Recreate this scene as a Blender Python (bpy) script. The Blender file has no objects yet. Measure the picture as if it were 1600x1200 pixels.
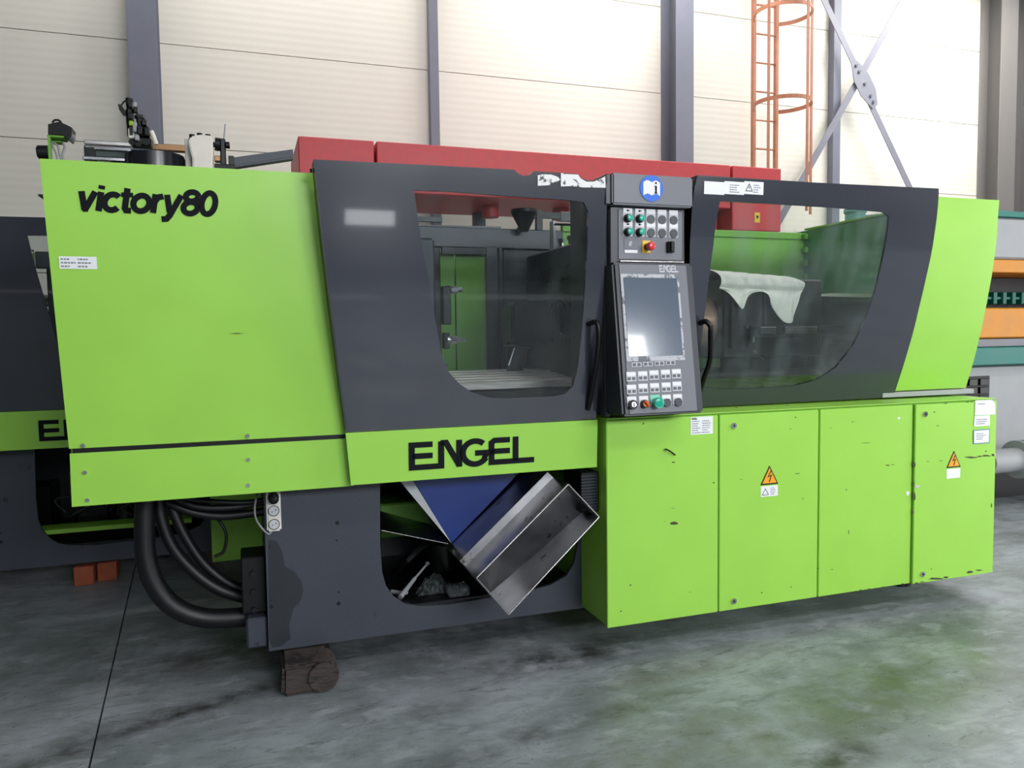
import bpy, bmesh, math, random
from mathutils import Vector, Matrix
random.seed(7)
S = bpy.context.scene
COL = S.collection

# ------------------------------------------------------------------ camera
YAW, PIT, ROL, F = 0.331195, 0.06111, -0.01384, 1212.34
CP = Vector((0, -3.5, 1.65))
fw = Vector((math.sin(YAW)*math.cos(PIT), math.cos(YAW)*math.cos(PIT), -math.sin(PIT)))
r0 = Vector((math.cos(YAW), -math.sin(YAW), 0)); u0 = r0.cross(fw)
rt = r0*math.cos(ROL) + u0*math.sin(ROL); up = rt.cross(fw)
cam = bpy.data.cameras.new('camera'); co = bpy.data.objects.new('camera', cam); COL.objects.link(co)
co.matrix_world = Matrix(((rt.x, up.x, -fw.x, CP.x), (rt.y, up.y, -fw.y, CP.y), (rt.z, up.z, -fw.z, CP.z), (0, 0, 0, 1)))
cam.sensor_width = 36; cam.lens = F/1600*36; cam.clip_end = 200; cam.clip_start = .05
S.camera = co

# ------------------------------------------------------------------ world, lights, exposure
w = bpy.data.worlds.new('sky'); S.world = w; w.use_nodes = True
bg = w.node_tree.nodes['Background']; bg.inputs[0].default_value = (.80, .88, 1, 1); bg.inputs[1].default_value = 1.0
def area(name, loc, rot, sx, sy, e, col=(1, .98, .95)):
    l = bpy.data.lights.new(name, 'AREA'); l.shape = 'RECTANGLE'; l.size = sx; l.size_y = sy; l.energy = e; l.color = col
    o = bpy.data.objects.new(name, l); COL.objects.link(o); o.location = loc; o.rotation_euler = rot
    return o
H = math.pi/2
# daylight through the loading gate and the high windows of the hall
area('gate_daylight', (12.50, -3.6, 2.2), (0, H, 0), 4.2, 4.4, 290, (1, .98, .96))
area('far_gate_daylight', (2.38, -11.95, 1.46), (H, 0, 0), .95, .34, 12, (.95, .98, 1))
for x, e in ((-4.4, 15), (-0.6, 75), (3.2, 420), (7.0, 370)):
    area('window_daylight', (x, -11.95, 4.5), (H, 0, 0), 3.1, 1.25, e, (.94, .975, 1))
for i, (x, y, sx, sy, e) in enumerate(((3.5, -6.6, 6.0, 1.0, 230), (8.5, -3.0, 5.0, .9, 230), (0.0, 5.2, 4.4, .5, 85), (5.0, 5.1, 3.0, .5, 140), (10.2, 4.1, 2.8, 2.2, 380))):
    area('skylight', (x, y, 7.32), (0, 0, 0), sx, sy, e, (1, .99, .96))
sun = bpy.data.lights.new('sun', 'SUN'); sun.energy = 9; sun.angle = .01; sun.color = (1, .96, .88)
so = bpy.data.objects.new('sun', sun); COL.objects.link(so); so.rotation_euler = Vector((.25, .45, -.86)).to_track_quat('-Z', 'Y').to_euler()
S.view_settings.view_transform = 'Standard'; S.view_settings.look = 'None'
S.view_settings.exposure = 0.1; S.view_settings.gamma = 1; S.view_settings.use_curve_mapping = False
S.cycles.max_bounces = 8; S.cycles.transparent_max_bounces = 12; S.cycles.use_denoising = True
S.cycles.sample_clamp_indirect = 6

# ------------------------------------------------------------------ pixel of the photograph -> point on the plane of depth Y
def A(px, py, Y=0.0):
    d = fw + rt*((px-800)/F) + up*((600-py)/F)
    return CP + d*((Y-CP.y)/d.y)
def AP(px, py, prof, dy=0.0):
    Y = 0.0
    for _ in range(12):
        p = A(px, py, Y); Y = prof(p.z) + dy
    return A(px, py, Y)
def lerp_prof(pts):
    def f(z):
        if z >= pts[0][0]: return pts[0][1]
        for (z0, y0), (z1, y1) in zip(pts, pts[1:]):
            if z >= z1: return y0 + (y1-y0)*(z0-z)/(z0-z1)
        return pts[-1][1]
    def sm(z):                      # softened
        return (f(z-.05)+f(z+.05)+2*f(z)+f(z-.025)+f(z+.025))/6
    return sm

# ------------------------------------------------------------------ materials
MATS = {}
def nodes(name):
    m = bpy.data.materials.new(name); m.use_nodes = True; nt = m.node_tree
    return m, nt, nt.nodes['Principled BSDF'], nt.nodes['Material Output']
def srgb(c):
    return tuple(((v/255+.055)/1.055)**2.4 if v/255 > .04045 else v/255/12.92 for v in c) + (1,)
def mat(name, c, rough=.5, metal=0, var=0.0, vs=6, bump=0.0, bs=80, coat=0, spec=.5, stretch=(1, 1, 1), dark=None, dth=.66):
    """paint / metal / plastic with slight colour variation, fine relief and optional wear spots"""
    if name in MATS: return MATS[name]
    m, nt, b, out = nodes(name); N = nt.nodes; L = nt.links
    c = srgb(c); b.inputs['Base Color'].default_value = c; b.inputs['Roughness'].default_value = rough
    b.inputs['Metallic'].default_value = metal; b.inputs['Coat Weight'].default_value = coat; b.inputs['Coat Roughness'].default_value = .04
    b.inputs['Specular IOR Level'].default_value = spec
    g = N.new('ShaderNodeNewGeometry'); mp = N.new('ShaderNodeMapping'); mp.inputs['Scale'].default_value = stretch
    L.new(g.outputs['Position'], mp.inputs[0])
    cur = None
    if var:
        n = N.new('ShaderNodeTexNoise'); n.inputs['Scale'].default_value = vs; n.inputs['Detail'].default_value = 6; L.new(mp.outputs[0], n.inputs[0])
        mr = N.new('ShaderNodeMapRange'); mr.inputs[1].default_value = .3; mr.inputs[2].default_value = .7
        mr.inputs[3].default_value = 1-var; mr.inputs[4].default_value = 1+var; L.new(n.outputs[0], mr.inputs[0])
        mx = N.new('ShaderNodeVectorMath'); mx.operation = 'SCALE'; mx.inputs[0].default_value = c[:3]; L.new(mr.outputs[0], mx.inputs['Scale'])
        cur = mx.outputs[0]
        rr = N.new('ShaderNodeMapRange'); rr.inputs[3].default_value = rough*.85; rr.inputs[4].default_value = min(1, rough*1.2); L.new(n.outputs[0], rr.inputs[0]); L.new(rr.outputs[0], b.inputs['Roughness'])
    if dark:
        n2 = N.new('ShaderNodeTexNoise'); n2.inputs['Scale'].default_value = 9; n2.inputs['Detail'].default_value = 9; n2.inputs['Roughness'].default_value = .7; L.new(mp.outputs[0], n2.inputs[0])
        r2 = N.new('ShaderNodeMapRange'); r2.inputs[1].default_value = dth; r2.inputs[2].default_value = dth+.03; L.new(n2.outputs[0], r2.inputs[0])
        mm = N.new('ShaderNodeMix'); mm.data_type = 'RGBA'; L.new(r2.outputs[0], mm.inputs[0])
        if cur: L.new(cur, mm.inputs[6])
        else: mm.inputs[6].default_value = c
        mm.inputs[7].default_value = srgb(dark); cur = mm.outputs[2]
    if cur: L.new(cur, b.inputs['Base Color'])
    if bump:
        n3 = N.new('ShaderNodeTexNoise'); n3.inputs['Scale'].default_value = bs; n3.inputs['Detail'].default_value = 3; L.new(mp.outputs[0], n3.inputs[0])
        bp = N.new('ShaderNodeBump'); bp.inputs['Strength'].default_value = bump; bp.inputs['Distance'].default_value = .01; L.new(n3.outputs[0], bp.inputs['Height']); L.new(bp.outputs[0], b.inputs['Normal'])
    MATS[name] = m
    return m
GREEN = mat('green_paint', (156, 214, 80), .36, var=.03, vs=3, bump=.02, bs=260)
DGREEN = mat('green_paint_shaded', (112, 172, 62), .45, var=.06, vs=4)  # darker copy of the cover green, interior shade put into the colour
GREY = mat('door_grey_paint', (56, 59, 68), .2, var=.05, vs=2, coat=.5)
BASE = mat('base_grey_paint', (58, 63, 74), .42, var=.06, vs=3, bump=.05, bs=120, dark=(36, 39, 44), dth=.63)
PANEL = mat('panel_grey', (112, 114, 122), .42, var=.03)
PDARK = mat('housing_dark', (46, 50, 58), .36, var=.04)
BLACK = mat('black_plastic', (12, 13, 15), .45, spec=.35)
RUBBER = mat('black_rubber', (15, 16, 20), .45, var=.08)
INK = mat('logo_ink', (10, 13, 20), .7, spec=.2)
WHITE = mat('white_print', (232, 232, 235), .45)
WPRINT = mat('grey_print', (196, 198, 204), .45)
WORN = mat('worn_white_sticker', (236, 236, 236), .5, dark=(60, 62, 70), dth=.56, stretch=(4, 4, 4))
RED = mat('red_paint', (204, 62, 68), .45, var=.06, vs=12, bump=.06, bs=60)
DRED = mat('red_paint_shaded', (176, 46, 54), .5, var=.06)  # darker copy of the hood red, underside shade put into the colour
STEEL = mat('brushed_steel', (190, 188, 184), .22, 1, var=.10, vs=8, stretch=(1, 6, 6))
STAIN = mat('stainless_chute', (172, 172, 174), .30, 1, var=.25, vs=5, bump=.03, bs=30, dark=(88, 82, 78), dth=.62)
CHROME = mat('chrome', (215, 215, 218), .12, 1)
DSTEEL = mat('dark_steel', (13, 14, 17), .36, .2, var=.2, vs=10)
PLATEN = mat('platen_oiled', (24, 28, 27), .34, .2, var=.2, vs=8)
COPPER = mat('heater_band', (190, 150, 128), .3, .6, var=.15, vs=6)
TEAL = mat('teal_button', (0, 168, 140), .3, coat=.3)
BLUE = mat('sign_blue', (20, 104, 214), .45)
HOPB = mat('blue_chute_paint', (12, 50, 130), .3, var=.08)
YEL = mat('yellow_plastic', (236, 196, 60), .4)
ORG = mat('sign_orange', (246, 168, 30), .45)
ERED = mat('red_button', (214, 40, 56), .3, coat=.4)
ORB = mat('orange_knob', (206, 92, 24), .3, coat=.3)
SCREEN = mat('screen_grey', (92, 102, 118), .14, coat=.5)
DUST = mat('dusty_bezel', (188, 190, 196), .6, dark=(110, 112, 120), dth=.52, stretch=(2, 2, 2))
CLOTH = mat('white_cloth', (232, 230, 226), .9, var=.05, vs=30, bump=.25, bs=150)
WALLM = None
COLM = mat('column_paint', (116, 118, 132), .5, var=.04)
COLD = mat('column_paint_dark', (92, 96, 106), .5, var=.04)
BRACE = mat('brace_paint', (124, 124, 136), .5, var=.04)
RUST = mat('ladder_primer', (172, 112, 84), .55, var=.12, vs=10)
WOOD = mat('old_wood', (62, 54, 50), .8, var=.35, vs=14, bump=.5, bs=40, stretch=(1, 1, 5), dark=(34, 30, 28), dth=.55)
BRICK = mat('brick_clay', (160, 84, 56), .85, var=.2, vs=18, bump=.4, bs=90)
CREAM = mat('robot_cream_paint', (228, 222, 212), .4, var=.06, vs=12, dark=(56, 48, 42), dth=.64)
BRASS = mat('aged_rail', (150, 116, 84), .35, .7, var=.2)
TEALP = mat('teal_paint', (8, 112, 102), .45, var=.08)
GTANK = mat('tank_green', (96, 150, 140), .45, var=.08)
YELP = mat('yellow_machine_paint', (204, 130, 10), .45, var=.08, dark=(60, 44, 30), dth=.68)
LGREY = mat('light_grey_paint', (158, 160, 164), .5, var=.05)
SOCK = mat('socket_white', (226, 224, 218), .4)
CHIP = mat('bare_chip', (64, 66, 44), .7)
BEIGE = mat('cable_grey', (150, 150, 150), .6)
LABELW = mat('label_paper', (236, 238, 240), .5)
FINE = mat('fine_print', (110, 112, 124), .6)

def wall_mat():
    m, nt, b, out = nodes('cream_wall_sheet'); N = nt.nodes; L = nt.links
    g = N.new('ShaderNodeNewGeometry'); wv = N.new('ShaderNodeTexWave'); wv.bands_direction = 'Z'; wv.inputs['Scale'].default_value = 3.6
    n = N.new('ShaderNodeTexNoise'); n.inputs['Scale'].default_value = 1.1; n.inputs['Detail'].default_value = 5
    L.new(g.outputs['Position'], wv.inputs[0]); L.new(g.outputs['Position'], n.inputs[0])
    mr = N.new('ShaderNodeMapRange'); mr.inputs[3].default_value = .95; mr.inputs[4].default_value = 1.05; L.new(n.outputs[0], mr.inputs[0])
    sc = N.new('ShaderNodeVectorMath'); sc.operation = 'SCALE'; sc.inputs[0].default_value = srgb((226, 221, 210))[:3]; L.new(mr.outputs[0], sc.inputs['Scale'])
    L.new(sc.outputs[0], b.inputs['Base Color']); b.inputs['Roughness'].default_value = .45
    bp = N.new('ShaderNodeBump'); bp.inputs['Strength'].default_value = .25; bp.inputs['Distance'].default_value = .004
    L.new(wv.outputs['Fac'], bp.inputs['Height']); L.new(bp.outputs[0], b.inputs['Normal'])
    return m
WALLM = wall_mat()

def floor_mat():
    m, nt, b, out = nodes('stained_concrete'); N = nt.nodes; L = nt.links
    g = N.new('ShaderNodeNewGeometry')
    def noise(scale, det, rough, st=(1, 1, 1), rot=0.0, dist=0.0):
        mp = N.new('ShaderNodeMapping'); mp.inputs['Scale'].default_value = st; mp.inputs['Rotation'].default_value = (0, 0, rot); L.new(g.outputs['Position'], mp.inputs[0])
        n = N.new('ShaderNodeTexNoise'); n.inputs['Scale'].default_value = scale; n.inputs['Detail'].default_value = det; n.inputs['Roughness'].default_value = rough; n.inputs['Distortion'].default_value = dist
        L.new(mp.outputs[0], n.inputs[0]); return n.outputs[0]
    def rng(s, a, c, lo=0.0, hi=1.0):
        r = N.new('ShaderNodeMapRange'); r.inputs[1].default_value = a; r.inputs[2].default_value = c; r.inputs[3].default_value = lo; r.inputs[4].default_value = hi; L.new(s, r.inputs[0]); return r.outputs[0]
    def mix(f, a, c):
        x = N.new('ShaderNodeMix'); x.data_type = 'RGBA'
        if isinstance(f, float): x.inputs[0].default_value = f
        else: L.new(f, x.inputs[0])
        if isinstance(a, tuple): x.inputs[6].default_value = a
        else: L.new(a, x.inputs[6])
        if isinstance(c, tuple): x.inputs[7].default_value = c
        else: L.new(c, x.inputs[7])
        return x.outputs[2]
    def mul(a, c):
        x = N.new('ShaderNodeMath'); x.operation = 'MULTIPLY'; L.new(a, x.inputs[0]); L.new(c, x.inputs[1]); return x.outputs[0]
    def spot(cx, cy, rx, ry, rot=0.0):
        mp = N.new('ShaderNodeMapping'); mp.vector_type = 'TEXTURE'; mp.inputs['Location'].default_value = (cx, cy, 0); mp.inputs['Scale'].default_value = (rx, ry, 50); mp.inputs['Rotation'].default_value = (0, 0, rot)
        L.new(g.outputs['Position'], mp.inputs[0])
        ln = N.new('ShaderNodeVectorMath'); ln.operation = 'LENGTH'; L.new(mp.outputs[0], ln.inputs[0]); return rng(ln.outputs['Value'], 1.0, .25)
    c = mix(rng(noise(1.3, 8, .62, (1, 1, 1)), .35, .65), srgb((116, 123, 126)), srgb((160, 166, 174)))
    c = mix(rng(noise(3.2, 9, .68, (1, 2.2, 1), .4, .6), .46, .66, 0, .5), c, srgb((96, 100, 98)))
    c = mix(rng(noise(2.4, 10, .72, (1, 2.6, 1), .55, 1.2), .56, .70, 0, .5), c, srgb((86, 88, 84)))
    c = mix(rng(noise(9, 8, .75, (.6, 2.4, 1), .35, .8), .57, .66, 0, .6), c, srgb((70, 70, 66)))
    c = mix(rng(noise(5.0, 7, .6, (1, 1.8, 1), .3, .4), .55, .64, 0, .5), c, srgb((172, 175, 184)))
    lumpy = rng(noise(5, 6, .6), .38, .6)
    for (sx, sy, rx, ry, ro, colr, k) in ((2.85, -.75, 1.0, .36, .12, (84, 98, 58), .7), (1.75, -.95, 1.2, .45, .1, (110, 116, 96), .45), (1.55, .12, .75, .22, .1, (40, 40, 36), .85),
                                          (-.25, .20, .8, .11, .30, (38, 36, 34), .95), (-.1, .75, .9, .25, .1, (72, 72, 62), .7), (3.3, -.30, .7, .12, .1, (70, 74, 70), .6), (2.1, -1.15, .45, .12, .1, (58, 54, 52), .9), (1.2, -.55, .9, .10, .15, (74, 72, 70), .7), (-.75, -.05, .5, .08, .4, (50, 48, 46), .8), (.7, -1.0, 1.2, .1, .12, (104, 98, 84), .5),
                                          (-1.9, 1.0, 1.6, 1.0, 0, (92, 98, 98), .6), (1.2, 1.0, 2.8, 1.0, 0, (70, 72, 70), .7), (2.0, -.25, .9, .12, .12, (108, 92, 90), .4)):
        s = mul(spot(sx, sy, rx, ry, ro), lumpy)
        sc = N.new('ShaderNodeMath'); sc.operation = 'MULTIPLY'; L.new(s, sc.inputs[0]); sc.inputs[1].default_value = k
        c = mix(sc.outputs[0], c, srgb(colr))
    c = mix(rng(noise(60, 3, .5), .68, .72, 0, .8), c, srgb((44, 44, 42)))
    L.new(c, b.inputs['Base Color'])
    L.new(rng(noise(2.2, 6, .6), .3, .7, .30, .62), b.inputs['Roughness'])
    bp = N.new('ShaderNodeBump'); bp.inputs['Strength'].default_value = .15; bp.inputs['Distance'].default_value = .01
    L.new(noise(12, 8, .6), bp.inputs['Height']); L.new(bp.outputs[0], b.inputs['Normal'])
    return m
FLOORM = floor_mat()

def pane_mat(name, tint, haze, streak, scratchy=2.5):
    m, nt, b, out = nodes(name); N = nt.nodes; L = nt.links; N.remove(b)
    tr = N.new('ShaderNodeBsdfTransparent'); tr.inputs[0].default_value = tint
    gl = N.new('ShaderNodeBsdfGlossy'); gl.inputs['Roughness'].default_value = .03
    df = N.new('ShaderNodeBsdfDiffuse'); df.inputs[0].default_value = (.30, .35, .36, 1)
    fr = N.new('ShaderNodeFresnel'); fr.inputs[0].default_value = 1.34
    g = N.new('ShaderNodeNewGeometry'); mp = N.new('ShaderNodeMapping'); mp.inputs['Scale'].default_value = (4, 4, 1.0); mp.inputs['Rotation'].default_value = (0, .35, 0); L.new(g.outputs['Position'], mp.inputs[0])
    n = N.new('ShaderNodeTexNoise'); n.inputs['Scale'].default_value = scratchy; n.inputs['Detail'].default_value = 7; L.new(mp.outputs[0], n.inputs[0])
    mr = N.new('ShaderNodeMapRange'); mr.inputs[1].default_value = .45; mr.inputs[2].default_value = .75; mr.inputs[3].default_value = haze; mr.inputs[4].default_value = streak; L.new(n.outputs[0], mr.inputs[0])
    m1 = N.new('ShaderNodeMixShader'); L.new(mr.outputs[0], m1.inputs[0]); L.new(tr.outputs[0], m1.inputs[1]); L.new(df.outputs[0], m1.inputs[2])
    m2 = N.new('ShaderNodeMixShader'); L.new(fr.outputs[0], m2.inputs[0]); L.new(m1.outputs[0], m2.inputs[1]); L.new(gl.outputs[0], m2.inputs[2])
    L.new(m2.outputs[0], out.inputs['Surface']); return m
PANE = pane_mat('door_pane', (.80, .83, .84, 1), .012, .06)
PANE2 = pane_mat('smudged_door_pane', (.93, .96, .94, 1), .015, .16, 2.0)
BAGM = pane_mat('clear_plastic_film', (.9, .9, .9, 1), .10, .6, 20)

flat = lambda y: (lambda z: y)
# ------------------------------------------------------------------ geometry helpers
class MB:
    """collects shapes of ONE mesh"""
    def __init__(self): self.bm = bmesh.new()
    def box(self, a, b, bev=0.0, seg=1):
        lo = [min(a[i], b[i]) for i in range(3)]; hi = [max(a[i], b[i]) for i in range(3)]
        r = bmesh.ops.create_cube(self.bm, size=1); vs = r['verts']
        for v in vs: v.co = Vector([(lo[i]+hi[i])/2 + v.co[i]*(hi[i]-lo[i]) for i in range(3)])
        if bev: bmesh.ops.bevel(self.bm, geom=list({e for v in vs for e in v.link_edges}), offset=bev, segments=seg, affect='EDGES', clamp_overlap=True)
        return self
    def cyl(self, p, q, r, r2=None, n=16, cap=True):
        p = Vector(p); q = Vector(q); d = q-p
        M = Matrix.Translation((p+q)/2) @ d.to_track_quat('Z', 'Y').to_matrix().to_4x4()
        bmesh.ops.create_cone(self.bm, cap_ends=cap, segments=n, radius1=r, radius2=r if r2 is None else r2, depth=d.length, matrix=M); return self
    def sphere(self, c, r, sc=(1, 1, 1), n=16):
        bmesh.ops.create_uvsphere(self.bm, u_segments=n, v_segments=n//2, radius=r, matrix=Matrix.Translation(c) @ Matrix.Diagonal((*sc, 1))); return self
    def tube(self, pts, r, n=8, sub=6, closed=False, flat=None):
        pts = [Vector(p) for p in pts]
        if sub > 1 and len(pts) > 2:
            out = []
            m = len(pts)
            for i in range(m if closed else m-1):
                P = [pts[(i+k) % m] if closed else pts[min(max(i+k, 0), m-1)] for k in (-1, 0, 1, 2)]
                for j in range(sub):
                    t = j/sub
                    out.append(.5*((2*P[1]) + (P[2]-P[0])*t + (2*P[0]-5*P[1]+4*P[2]-P[3])*t*t + (3*P[1]-P[0]-3*P[2]+P[3])*t**3))
            if not closed: out.append(pts[-1])
            pts = out
        rings = []; nrm = None; m = len(pts)
        for i, p in enumerate(pts):
            if closed: d = pts[(i+1) % m]-pts[i-1]
            else: d = pts[min(i+1, m-1)]-pts[max(i-1, 0)]
            d.normalize()
            if nrm is None: nrm = d.orthogonal() if abs(d.z) > .99 else d.cross(Vector((0, 0, 1)))
            nrm = (nrm - d*nrm.dot(d)).normalized(); bi = d.cross(nrm)
            rings.append([self.bm.verts.new(p + (nrm*math.cos(2*math.pi*k/n) + bi*math.sin(2*math.pi*k/n))*r) for k in range(n)])
        for i in range(m if closed else m-1):
            a = rings[i]; b = rings[(i+1) % m]
            for k in range(n): self.bm.faces.new((a[k], a[(k+1) % n], b[(k+1) % n], b[k]))
        if not closed:
            self.bm.faces.new(rings[0][::-1]); self.bm.faces.new(rings[-1])
        return self
    def poly(self, pts, ext=None):
        """a flat polygon, extruded by the vector ext into a slab"""
        vs = [self.bm.verts.new(p) for p in pts]; f = self.bm.faces.new(vs)
        if ext is not None:
            r = bmesh.ops.extrude_face_region(self.bm, geom=[f]); e = Vector(ext)
            for v in r['geom']:
                if isinstance(v, bmesh.types.BMVert): v.co += e
        return self
    def sheet(self, outer, holes=(), prof=None, thick=.01, zs=()):
        """outline in (x, z) with holes, bent so that y = prof(z), given a thickness towards +y"""
        bm = bmesh.new()
        for loop in (outer, *holes):
            vs = [bm.verts.new((x, 0, z)) for x, z in loop]
            for i in range(len(vs)): bm.edges.new((vs[i], vs[(i+1) % len(vs)]))
        bmesh.ops.triangle_fill(bm, use_beauty=True, use_dissolve=False, edges=bm.edges[:], normal=(0, -1, 0))
        for z in zs:
            bmesh.ops.bisect_plane(bm, geom=bm.verts[:]+bm.edges[:]+bm.faces[:], plane_co=(0, 0, z), plane_no=(0, 0, 1))
        for f in bm.faces:
            f.normal_update()
            if f.normal.y > 0: f.normal_flip()
        front = bm.faces[:]
        d = bmesh.ops.duplicate(bm, geom=bm.verts[:]+bm.edges[:]+front)
        vm = d['vert_map']; bound = [e for e in bm.edges if len(e.link_faces) == 1 and e.verts[0] in vm and e.verts[0].co is not None]
        firsts = set(v for f in front for v in f.verts)
        bound = [e for e in bound if e.verts[0] in firsts and e.verts[1] in firsts]
        pairs = [(e.verts[0], e.verts[1]) for e in bound]
        for f in d['geom']:
            if isinstance(f, bmesh.types.BMFace): f.normal_flip()
        seconds = [vm[v] for v in firsts]
        for a, b_ in pairs: bm.faces.new((a, b_, vm[b_], vm[a]))
        for v in firsts: v.co.y = prof(v.co.z) if prof else 0
        for v in seconds: v.co.y = (prof(v.co.z) if prof else 0) + thick
        bmesh.ops.recalc_face_normals(bm, faces=bm.faces[:])
        me = bpy.data.meshes.new('t'); bm.to_mesh(me); self.bm.from_mesh(me); bpy.data.meshes.remove(me); bm.free(); return self
    def build(self, name, m, parent=None, recalc=True, sharp=32):
        bm = self.bm
        if recalc: bmesh.ops.recalc_face_normals(bm, faces=bm.faces[:])
        vs = [v.co for v in bm.verts]
        lo = Vector([min(v[i] for v in vs) for i in range(3)]); hi = Vector([max(v[i] for v in vs) for i in range(3)])
        c = Vector(((lo.x+hi.x)/2, (lo.y+hi.y)/2, lo.z))
        bmesh.ops.translate(bm, verts=bm.verts[:], vec=-c)
        me = bpy.data.meshes.new(name); bm.to_mesh(me); bm.free(); me.materials.append(m)
        me.polygons.foreach_set('use_smooth', [True]*len(me.polygons)); me.set_sharp_from_angle(angle=math.radians(sharp))
        o = bpy.data.objects.new(name, me); COL.objects.link(o); put(o, c, parent); return o
WO = {}
def put(o, c, parent):
    WO[o] = Vector(c); o.location = Vector(c) - (WO[parent] if parent else Vector((0, 0, 0)))
    if parent: o.parent = parent
def thing(name, loc, label, cat, group=None):
    o = bpy.data.objects.new(name, None); COL.objects.link(o); o.empty_display_size = .1; put(o, loc, None); tag(o, label, cat, group); return o
def tag(o, label=None, cat=None, group=None, kind=None):
    if label: o['label'] = label
    if cat: o['category'] = cat
    if group: o['group'] = group
    if kind: o['kind'] = kind
    return o
def copy_tree(o, parent=None):
    c = o.copy(); COL.objects.link(c); c.parent = parent
    for ch in list(o.children): copy_tree(ch, c)
    return c
def B(a, b, name, m, parent=None, bev=0.0, seg=1): return MB().box(a, b, bev, seg).build(name, m, parent)
def zr(a, b, n): return [a + (b-a)*i/n for i in range(n+1)]

# stroke lettering -----------------------------------------------------------
def ribbon(mb, pts, wd, mapf):
    """mitred flat stroke through 2-D points; mapf lifts (u, v) to 3-D"""
    pts = [Vector(p) for p in pts]; L_, R_ = [], []
    for i, p in enumerate(pts):
        if i == 0: d = pts[1]-p; n = Vector((-d.y, d.x)).normalized(); k = 1
        elif i == len(pts)-1: d = p-pts[-2]; n = Vector((-d.y, d.x)).normalized(); k = 1
        else:
            d1 = (p-pts[i-1]).normalized(); d2 = (pts[i+1]-p).normalized(); n1 = Vector((-d1.y, d1.x)); n2 = Vector((-d2.y, d2.x))
            n = (n1+n2).normalized(); k = 1/max(.55, n.dot(n1))
        L_.append(p+n*wd/2*k); R_.append(p-n*wd/2*k)
    for i in range(len(pts)-1):
        q = [L_[i], R_[i], R_[i+1], L_[i+1]]
        mb.bm.faces.new([mb.bm.verts.new(mapf(v.x, v.y)) for v in q])
def arc(cx, cy, rx, ry, a0, a1, n=16):
    return [(cx+rx*math.cos(math.radians(a0+(a1-a0)*i/n)), cy+ry*math.sin(math.radians(a0+(a1-a0)*i/n))) for i in range(n+1)]
def dense(p, q, n=4): return [(p[0]+(q[0]-p[0])*i/n, p[1]+(q[1]-p[1])*i/n) for i in range(n+1)]
def logo_strokes(mb, mapf):
    """wide linked capitals, unit height 1, total width 4.36"""
    t = .2; h = t/2
    ribbon(mb, [(.78, 1-h), (h, 1-h), (h, h), (1.06, h), (1.06, .98)], t, mapf)       # E joined to N
    ribbon(mb, [(h, .5), (.78, .5)], t, mapf)
    ribbon(mb, [(1.04, .93), (1.22, .93), (1.64, .12), (1.71, .12)], t*.98, mapf)
    ribbon(mb, [(1.66, 0.02), (1.66, 1)], t, mapf)
    ribbon(mb, arc(2.20, .5, .42, .42, 48, 330, 26), t*1.02, mapf)                   # G
    ribbon(mb, [(2.20, .48), (2.86, .48)], t, mapf)
    ribbon(mb, [(2.58, .42), (2.50, .26)], t*.9, mapf)
    ribbon(mb, [(3.40, 1-h), (2.86, 1-h), (2.76, .82), (2.76, h), (4.26, h)], t, mapf)  # E joined to L
    ribbon(mb, [(2.76, .5), (3.40, .5)], t, mapf)
    ribbon(mb, [(3.60, 1), (3.60, h)], t, mapf)
def frame_map(o, ux, uy):
    o = Vector(o); ux = Vector(ux); uy = Vector(uy); return lambda u, v: o + ux*u + uy*v

def sticker(mb, x0, x1, z0, z1, prof, dy=-.003):
    for i in range(3):
        za = z0+(z1-z0)*i/3; zb = z0+(z1-z0)*(i+1)/3
        mb.bm.faces.new([mb.bm.verts.new((x, prof(z)+dy, z)) for x, z in ((x0, za), (x1, za), (x1, zb), (x0, zb))])
def printlines(x0, x1, z0, z1, prof, rows, cols, dy=-.0045, seed=1):
    rnd = random.Random(seed); mb = MB(); rh = (z1-z0)/rows
    for r in range(rows):
        z = z1-(r+.5)*rh
        for c in range(cols):
            xa = x0+(x1-x0)*c/cols; x = xa+.002
            end = xa+(x1-x0)/cols*rnd.uniform(.55, .92)
            while x < end:
                wl = rnd.uniform(.004, .012)
                if x+wl > end+.004: break
                mb.bm.faces.new([mb.bm.verts.new((xx, prof(zz)+dy, zz)) for xx, zz in ((x, z-rh*.17), (x+wl, z-rh*.17), (x+wl, z+rh*.17), (x, z+rh*.17))])
                x += wl+.003
    return mb

# ================================================================== THE HALL
XR, XL, YB, YF, ZC = 12.52, -9.0, 6.3, -12.0, 7.4
fl = MB().box((XL-.3, YF-.3, -.30), (XR+.3, YB+.3, -.035)).build('floor', mat('joint_dirt', (34, 34, 32), .9)); tag(fl, kind='structure')
def jx(y, k): return -.637-.0645*y + k*9.2
for k in range(-1, 2):
    for (ya, yb) in ((YF, -5.2), (-5.19, YB)):
        xa0, xb0, xa1, xb1 = jx(ya, k)+.004, jx(ya, k+1)-.004, jx(yb, k)+.004, jx(yb, k+1)-.004
        if k == -1: xa0 = xa1 = XL
        if k == 1: xb0 = xb1 = XR
        MB().poly([(xa0, ya, -.035), (xb0, ya, -.035), (xb1, yb, -.035), (xa1, yb, -.035)], (0, 0, .035)).build('floor_slab', FLOORM, fl)
wb = B((XL, YB+.04, 0), (XR+.2, YB+.2, ZC), 'wall_back', COLD); tag(wb, kind='structure')
zb_ = [0, .95, 2.42, 3.87, 5.02, 6.2, ZC]; xs_ = [XL, -7.6, -.93, 2.4, 5.77, 8.68, 11.58]
for i in range(6):
    for j in range(6):
        MB().box((xs_[j]+.004, YB, zb_[i]+.0035), (xs_[j+1]-.003, YB+.04, zb_[i+1]-.0035), .003).build('wall_panel', WALLM, wb)
wr = MB()
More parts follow.
